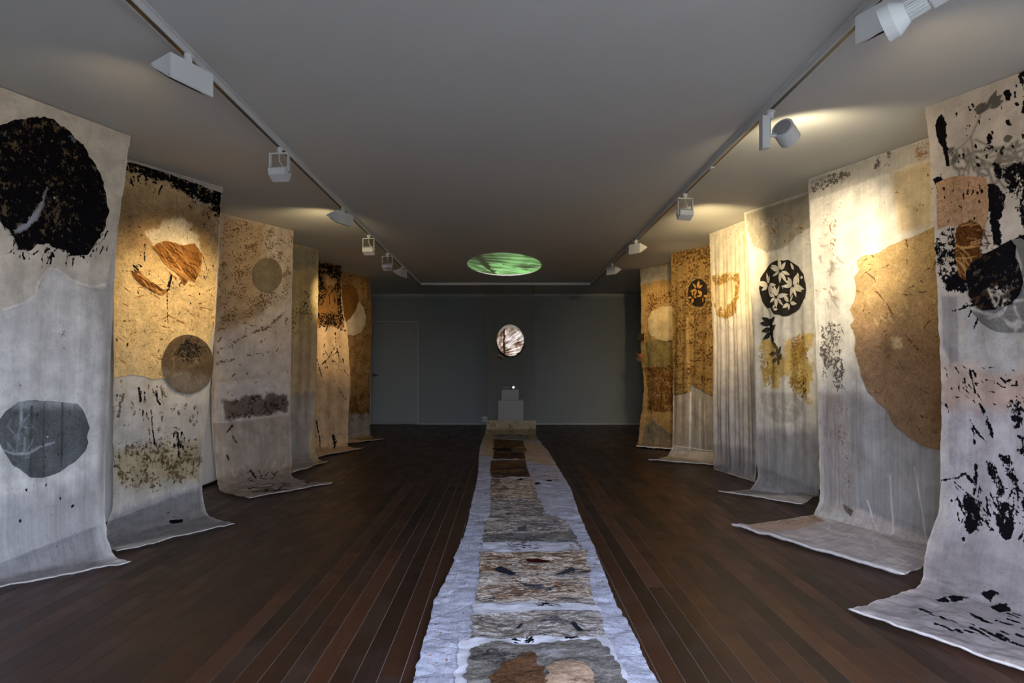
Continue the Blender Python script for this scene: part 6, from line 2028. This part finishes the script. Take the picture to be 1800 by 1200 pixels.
# ---------------------------------------------------------------- the banners
MATS = {}
def disc_slide():
    """painted gauze disc in the projector's beam: streaks that catch light and let green light through"""
    m, nt, out = new_mat("fabric_slide"); g = NT(nt)
    uv = g.n("ShaderNodeUVMap").outputs[0]
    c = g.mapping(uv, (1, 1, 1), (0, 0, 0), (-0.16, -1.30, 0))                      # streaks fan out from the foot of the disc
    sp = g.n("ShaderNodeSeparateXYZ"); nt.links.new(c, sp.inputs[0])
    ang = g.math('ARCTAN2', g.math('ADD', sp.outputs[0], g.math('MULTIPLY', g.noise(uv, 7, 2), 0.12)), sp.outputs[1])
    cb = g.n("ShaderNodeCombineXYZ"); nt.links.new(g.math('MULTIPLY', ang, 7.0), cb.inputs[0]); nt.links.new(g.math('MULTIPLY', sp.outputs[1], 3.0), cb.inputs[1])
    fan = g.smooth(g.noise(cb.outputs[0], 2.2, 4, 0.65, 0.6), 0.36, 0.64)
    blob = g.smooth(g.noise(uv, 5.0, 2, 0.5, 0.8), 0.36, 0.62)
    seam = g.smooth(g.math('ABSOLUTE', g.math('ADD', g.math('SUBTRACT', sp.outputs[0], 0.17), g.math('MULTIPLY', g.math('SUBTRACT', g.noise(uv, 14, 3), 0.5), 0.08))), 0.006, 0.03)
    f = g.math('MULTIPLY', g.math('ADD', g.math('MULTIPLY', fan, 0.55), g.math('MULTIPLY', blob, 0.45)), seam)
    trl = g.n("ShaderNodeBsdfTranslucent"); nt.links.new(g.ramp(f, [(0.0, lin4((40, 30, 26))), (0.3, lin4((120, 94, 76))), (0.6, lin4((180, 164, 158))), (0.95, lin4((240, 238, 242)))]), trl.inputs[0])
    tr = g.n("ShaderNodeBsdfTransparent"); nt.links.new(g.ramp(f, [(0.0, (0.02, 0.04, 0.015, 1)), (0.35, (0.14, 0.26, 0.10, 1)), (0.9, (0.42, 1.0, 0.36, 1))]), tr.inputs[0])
    mx = g.n("ShaderNodeMixShader"); mx.inputs[0].default_value = 0.2
    nt.links.new(tr.outputs[0], mx.inputs[1]); nt.links.new(trl.outputs[0], mx.inputs[2]); nt.links.new(mx.outputs[0], out.inputs[0])
    return m
def get_mat(key, opaque=True):
    k = (key, opaque)
    if k not in MATS: MATS[k] = disc_slide() if key == 'filter' else cloth_mat("fabric_" + key + ("" if opaque else "_sheer"), opaque=opaque, **MATSPEC[key])
    return MATS[k]
m_hem = plain("hem_cotton", (190, 183, 180), 0.9, noise=0.08, scale=40)
def leaf_outline(c, d, L, w, n=7):
    """pointed leaf on the cloth: base c, direction d (radians), length, width"""
    P = []
    for k in range(n): f = k / (n - 1); P.append((f * L, w * math.sin(math.pi * f ** 0.8) * 0.5))
    for k in range(n - 2, 0, -1): f = k / (n - 1); P.append((f * L, -w * math.sin(math.pi * f ** 0.8) * 0.5))
    return [(c[0] + x * math.cos(d) - y * math.sin(d), c[1] + x * math.sin(d) + y * math.cos(d)) for x, y in P]
def build_banner(key, B):
    cl = Cloth(B)
    base = 0.5 * (cl.EL[int(cl.n * B['th']) - 1] + cl.ER[int(cl.n * B['th']) - 1])
    t = thing(B.get('name', "cloth_banner"), (base[0], base[1], 0), 0, B['label'], B.get('cat', "banner"), B.get('group'))
    t.location = (float(base[0]), float(base[1]), 0.0)
    res = B['res']
    for q in B.get('sheets') or [dict(name="cloth", mat=B['mat'], col=B['col'], op=B['op'], ops=B['ops'])]:
        sheet(cl, q['name'], (get_mat(q['mat'], False), get_mat(q['mat'])), t, q['col'], q['op'], q['ops'], q.get('res', res), q.get('v0', 0.0), q.get('v1'), q.get('off', 0.0), q.get('rag', 0.005), q.get('selv', B.get('selv', 0.25)))
    made = []
    for q in B.get('patches', []):
        par = t
        o = patch(cl, q['name'], get_mat(q['mat']), t, q['out'], q['col'], q.get('op', 1.0), q.get('ops', []), q.get('off', 0.006), q.get('nz', 0.006), q.get('res', 0.014), q.get('label'))
        for lf in q.get('leaves', []):
            lo = patch(cl, "leaf_shape", get_mat(q['leafmat']), t, leaf_outline(*lf), q['leafcol'], 1.0, [], q.get('off', 0.006) + 0.005, 0.0, 0.016)
            lo.parent = o
        made.append(o)
    for r in B.get('hems', []):
        hem(cl, "hem", m_hem, t, r[0], v1=r[1] if len(r) > 1 else None)
    for q in B.get('tufts', []):
        rg = random.Random(q['seed']); b = MB(); p0 = cl.pt(np.array([q['c'][0]]), np.array([q['c'][1]]), 0.01)[0] - np.array(t.location)
        for k in range(q['n']):
            e = rg.gauss(0, 0.45); p = Vector(p0) + Vector((0.03, 0, e * q['h'])); dv = Vector((-1 + rg.uniform(-0.4, 0.4), rg.uniform(-0.6, 0.2), rg.uniform(-0.7, 0.5))) * q['L'] * rg.uniform(0.25, 1) * max(0.2, 1 - abs(e) * 0.8)
            b.tube([p - dv * 0.3, p + dv * 0.4 + Vector((0, 0, rg.uniform(-.01, .01))), p + dv + Vector((0, 0, rg.uniform(-.02, .02)))], [0.004, 0.0035, 0.0012], 5)
        o = b.build("fibre_tuft", plain("tuft_%d" % q['seed'], q['col'], 0.9, noise=0.3, scale=60), t); o["kind"] = "stuff"
    return t
for key in BANNERS: build_banner(key, BANNERS[key])

GL, GR = "spotlights on the left track", "spotlights on the right track"
# left track, near to far
wedge_head(-TX + 0.02, 3.15, R(-22), "white wedge-shaped spotlight nearest the camera on the left track", GL, 0.25, 1, 1.0, ((-2.65, 3.9, 2.2), 6, 110))
yoke_head(-TX, 4.48, R(-8), R(-28), "white bracket-held spotlight with cable, second from camera on left track", GL, beam=((-2.62, 5.16, 1.68), 115, 60, 1.0, WARM, 0.03, (-1.62, 4.56, 2.44)))
wedge_head(-TX + 0.02, 6.15, R(-22), "white wedge-shaped spotlight, third from camera on left track", GL, 0.24, 1, 1.0, ((-2.6, 7.9, 2.0), 26, 125))
yoke_head(-TX, 7.40, R(-8), R(-24), "white bracket-held spotlight, fourth from camera on left track", GL, beam=((-2.645, 9.39, 1.79), 230, 38, 1.0, WARM, 0.03, (-1.62, 7.5, 2.44)))
yoke_head(-TX, 8.57, R(-6), R(-24), "white bracket-held spotlight, fifth from camera on left track", GL, beam=((-2.5, 9.8, 1.5), 14, 80, 1.0, WARM, 0.03, (-1.62, 8.66, 2.44)))
wedge_head(-TX + 0.02, 9.65, R(-16), "white wedge-shaped spotlight farthest along the left track", GL, 0.22, 1, 1.0, ((-2.5, 10.7, 1.7), 14, 100))
# right track, near to far
def drum_head(x, y, label, group, beam):
    t = thing("drum_spotlight", (x, y, TZ), 0, label, "spotlight", group)
    adapter(t, 0.04)
    MB().cyl((0, 0, -0.045), (0, 0, -0.056), 0.026, n=24).build("collar", m_white, t)
    MB().box((-0.035, 0, -0.17), (0.045, 0.06, 0.19), bev=0.004).build("driver_box", m_white, t)
    MB().box((-0.006, 0.0, -0.13), (0.010, 0.018, 0.13)).build("bracket_arm", m_grey, t)
    MB().cyl((-0.012, 0, -0.185), (0.035, 0.0, -0.185), 0.011).build("pivot", m_white, t)
    c = Vector((0.10, 0.02, -0.165)); ax = Vector((0.60, 0.55, -0.35)).normalized()
    dr = MB().cyl(c - ax * 0.055, c + ax * 0.055, 0.062, n=40).build("drum", m_white, t, False)
    MB().cyl(c - ax * 0.0555, c - ax * 0.0575, 0.050, n=40).build("back_disc", m_grey, dr)
    MB().cyl(c + ax * 0.0555, c + ax * 0.0575, 0.052, n=40).build("lens", m_lens, dr)
    w = Vector((x, y, TZ)) + c + ax * 0.075
    spot(t, w, *beam)
    spot(t, w, (2.55, 5.2, 2.35), 24, 150, 0.7, beam[4], 0.05)      # stray light around the beam
    return t
drum_head(TX, 3.83, "white round drum spotlight on a slim driver box above the right banners", GR, ((2.545, 5.10, 1.93), 230, 56, 1.0, (1.0, 0.84, 0.56), 0.04))
yoke_head(TX, 5.66, R(8), R(-28), "white bracket-held spotlight with cable on the right track", GR, beam=((2.37, 7.15, 2.15), 250, 80, 1.0, WARM, 0.03, (1.62, 5.74, 2.44)))
wedge_head(TX - 0.02, 7.69, R(38), "white wedge-shaped spotlight, second from far end of right track", GR, 0.17, -1, 1.0, ((2.45, 8.6, 1.75), 36, 110))
wedge_head(TX - 0.02, 9.40, R(38), "white wedge-shaped spotlight farthest along the right track", GR, 0.17, -1, 1.0, ((2.3, 10.0, 1.6), 26, 110))
for yy, s in ((4.92, 1), (8.35, 1)):
    t = thing("track_joint", (TX, yy, TZ), 0, "small pale clip joining the right light track " + ("nearer the camera" if yy < 6 else "at its far half"), "track clip")
    MB().box((0, 0, -0.0405), (0.03, 0.05, 0.007), bev=0.002).build("clip", m_white, t)
# big adjustable lamp at the near end of the right track
def cone_head(x, y, label, group, beam):
    t = thing("cone_spotlight", (x, y, TZ), 0, label, "spotlight", group)
    adapter(t, 0.045)
    ax = Vector((-0.68, 0.66, -0.30)).normalized()      # from the driver towards the mouth, as it hangs
    A = Vector((-0.07, 0.0, -0.288))
    up = Vector((0, 0, 1)); sd = ax.cross(up).normalized(); nn = sd.cross(ax)
    def P(l, a=0, b=0): return A + ax * l + sd * a + nn * b
    rot = Matrix((sd, ax, nn)).transposed().to_euler()
    MB().box(P(-0.03), (0.075, 0.17, 0.05), rot, 0.003).build("driver_box", m_white, t)
    MB().box(P(0.085, 0, -0.004), (0.066, 0.05, 0.05), rot, 0.006).cyl(P(0.09, -0.040), P(0.09, 0.040), 0.009).build("knuckle", m_white, t)
    fin = MB()
    for k in range(18):
        a = k * 2 * math.pi / 18
        fin.box(P(0.145, 0.030 * math.cos(a), 0.030 * math.sin(a)), (0.0045, 0.062, 0.0045), rot)
    fin.cyl(P(0.114), P(0.176), 0.026, n=24)
    fin.build("heat_sink", m_white, t)
    MB().cyl(P(0.176), P(0.215), 0.036, 0.060, n=40).build("cone", m_white, t, False)
    rim = MB().cyl(P(0.215), P(0.250), 0.0605, n=48).build("rim", m_white, t, False)
    MB().cyl(P(0.2502), P(0.2515), 0.052, n=40).build("lens", plain("dark_glass", (60, 60, 62), 0.15), rim)
    MB().cyl((0, 0, -0.09), (-0.05, 0, -0.27), 0.010).build("stem", m_white, t)
    return t
wedge_head(TX - 0.02, 2.62, R(22), "white wedge-shaped spotlight half hidden behind the large cone lamp", GR, 0.25, -1, 1.0, ((2.62, 3.6, 2.0), 16, 110))
cone_head(TX, 2.10, "large white cone spotlight with ribbed heat sink at near right ceiling", GR, None)

# ---------------------------------------------------------------- plinth, box and projector behind the gauze
t = thing("plinth", (0.10, 13.24, 0), 0, "white plinth standing on the floor behind the hanging gauze", "plinth")
MB().box((0, 0, 0.255), (0.50, 0.44, 0.51), bev=0.003).build("body", m_white, t)
MB().box((0, 0, 0.517), (0.51, 0.45, 0.014), bev=0.002).build("top", m_white, t)
t = thing("display_box", (0.09, 13.28, 0.524), 0, "smaller white box on top of the plinth, under the projector", "box")
MB().box((0, 0, 0.105), (0.345, 0.30, 0.206), bev=0.003).build("body", m_white, t)
MB().box((0, 0, 0.211), (0.35, 0.305, 0.006), bev=0.001).build("top", m_white, t)
t = thing("projector", (0.09, 13.31, 0.738), 0, "small projector with glowing lens on the box behind the gauze", "projector")
MB().box((0, 0, 0.038), (0.30, 0.22, 0.064), bev=0.01).build("body", m_grey, t)
MB().cyl((0.065, -0.105, 0.04), (0.065, -0.135, 0.04), 0.024, n=28).build("lens_barrel", m_black, t)
o = MB().cyl((0.065, -0.135, 0.04), (0.065, -0.138, 0.04), 0.017, n=24).build("lens", plain("projector_glow", (255, 255, 255), 0.2, emit=((0.95, 0.97, 1.0), 12.0)), t)
for dx in (-0.12, 0.12):
    for dy in (-0.08, 0.08): MB().cyl((dx, dy, 0.0), (dx, dy, 0.008), 0.008, n=10).build("foot", m_black, t)
# the projector's beam: it falls through the painted disc of the gauze on to the ceiling
d = bpy.data.lights.new("projector_beam", 'SPOT'); d.energy = 700; d.color = (1.0, 0.97, 0.95); d.spot_size = R(17.0); d.spot_blend = 0.06; d.shadow_soft_size = 0.004
o = bpy.data.objects.new("projector_beam", d); COL.objects.link(o)
o.location = (0.155, 13.16, 0.778)
o.rotation_euler = (Vector((0.085, 11.80, 1.625)) - Vector(o.location)).to_track_quat('-Z', 'Y').to_euler()
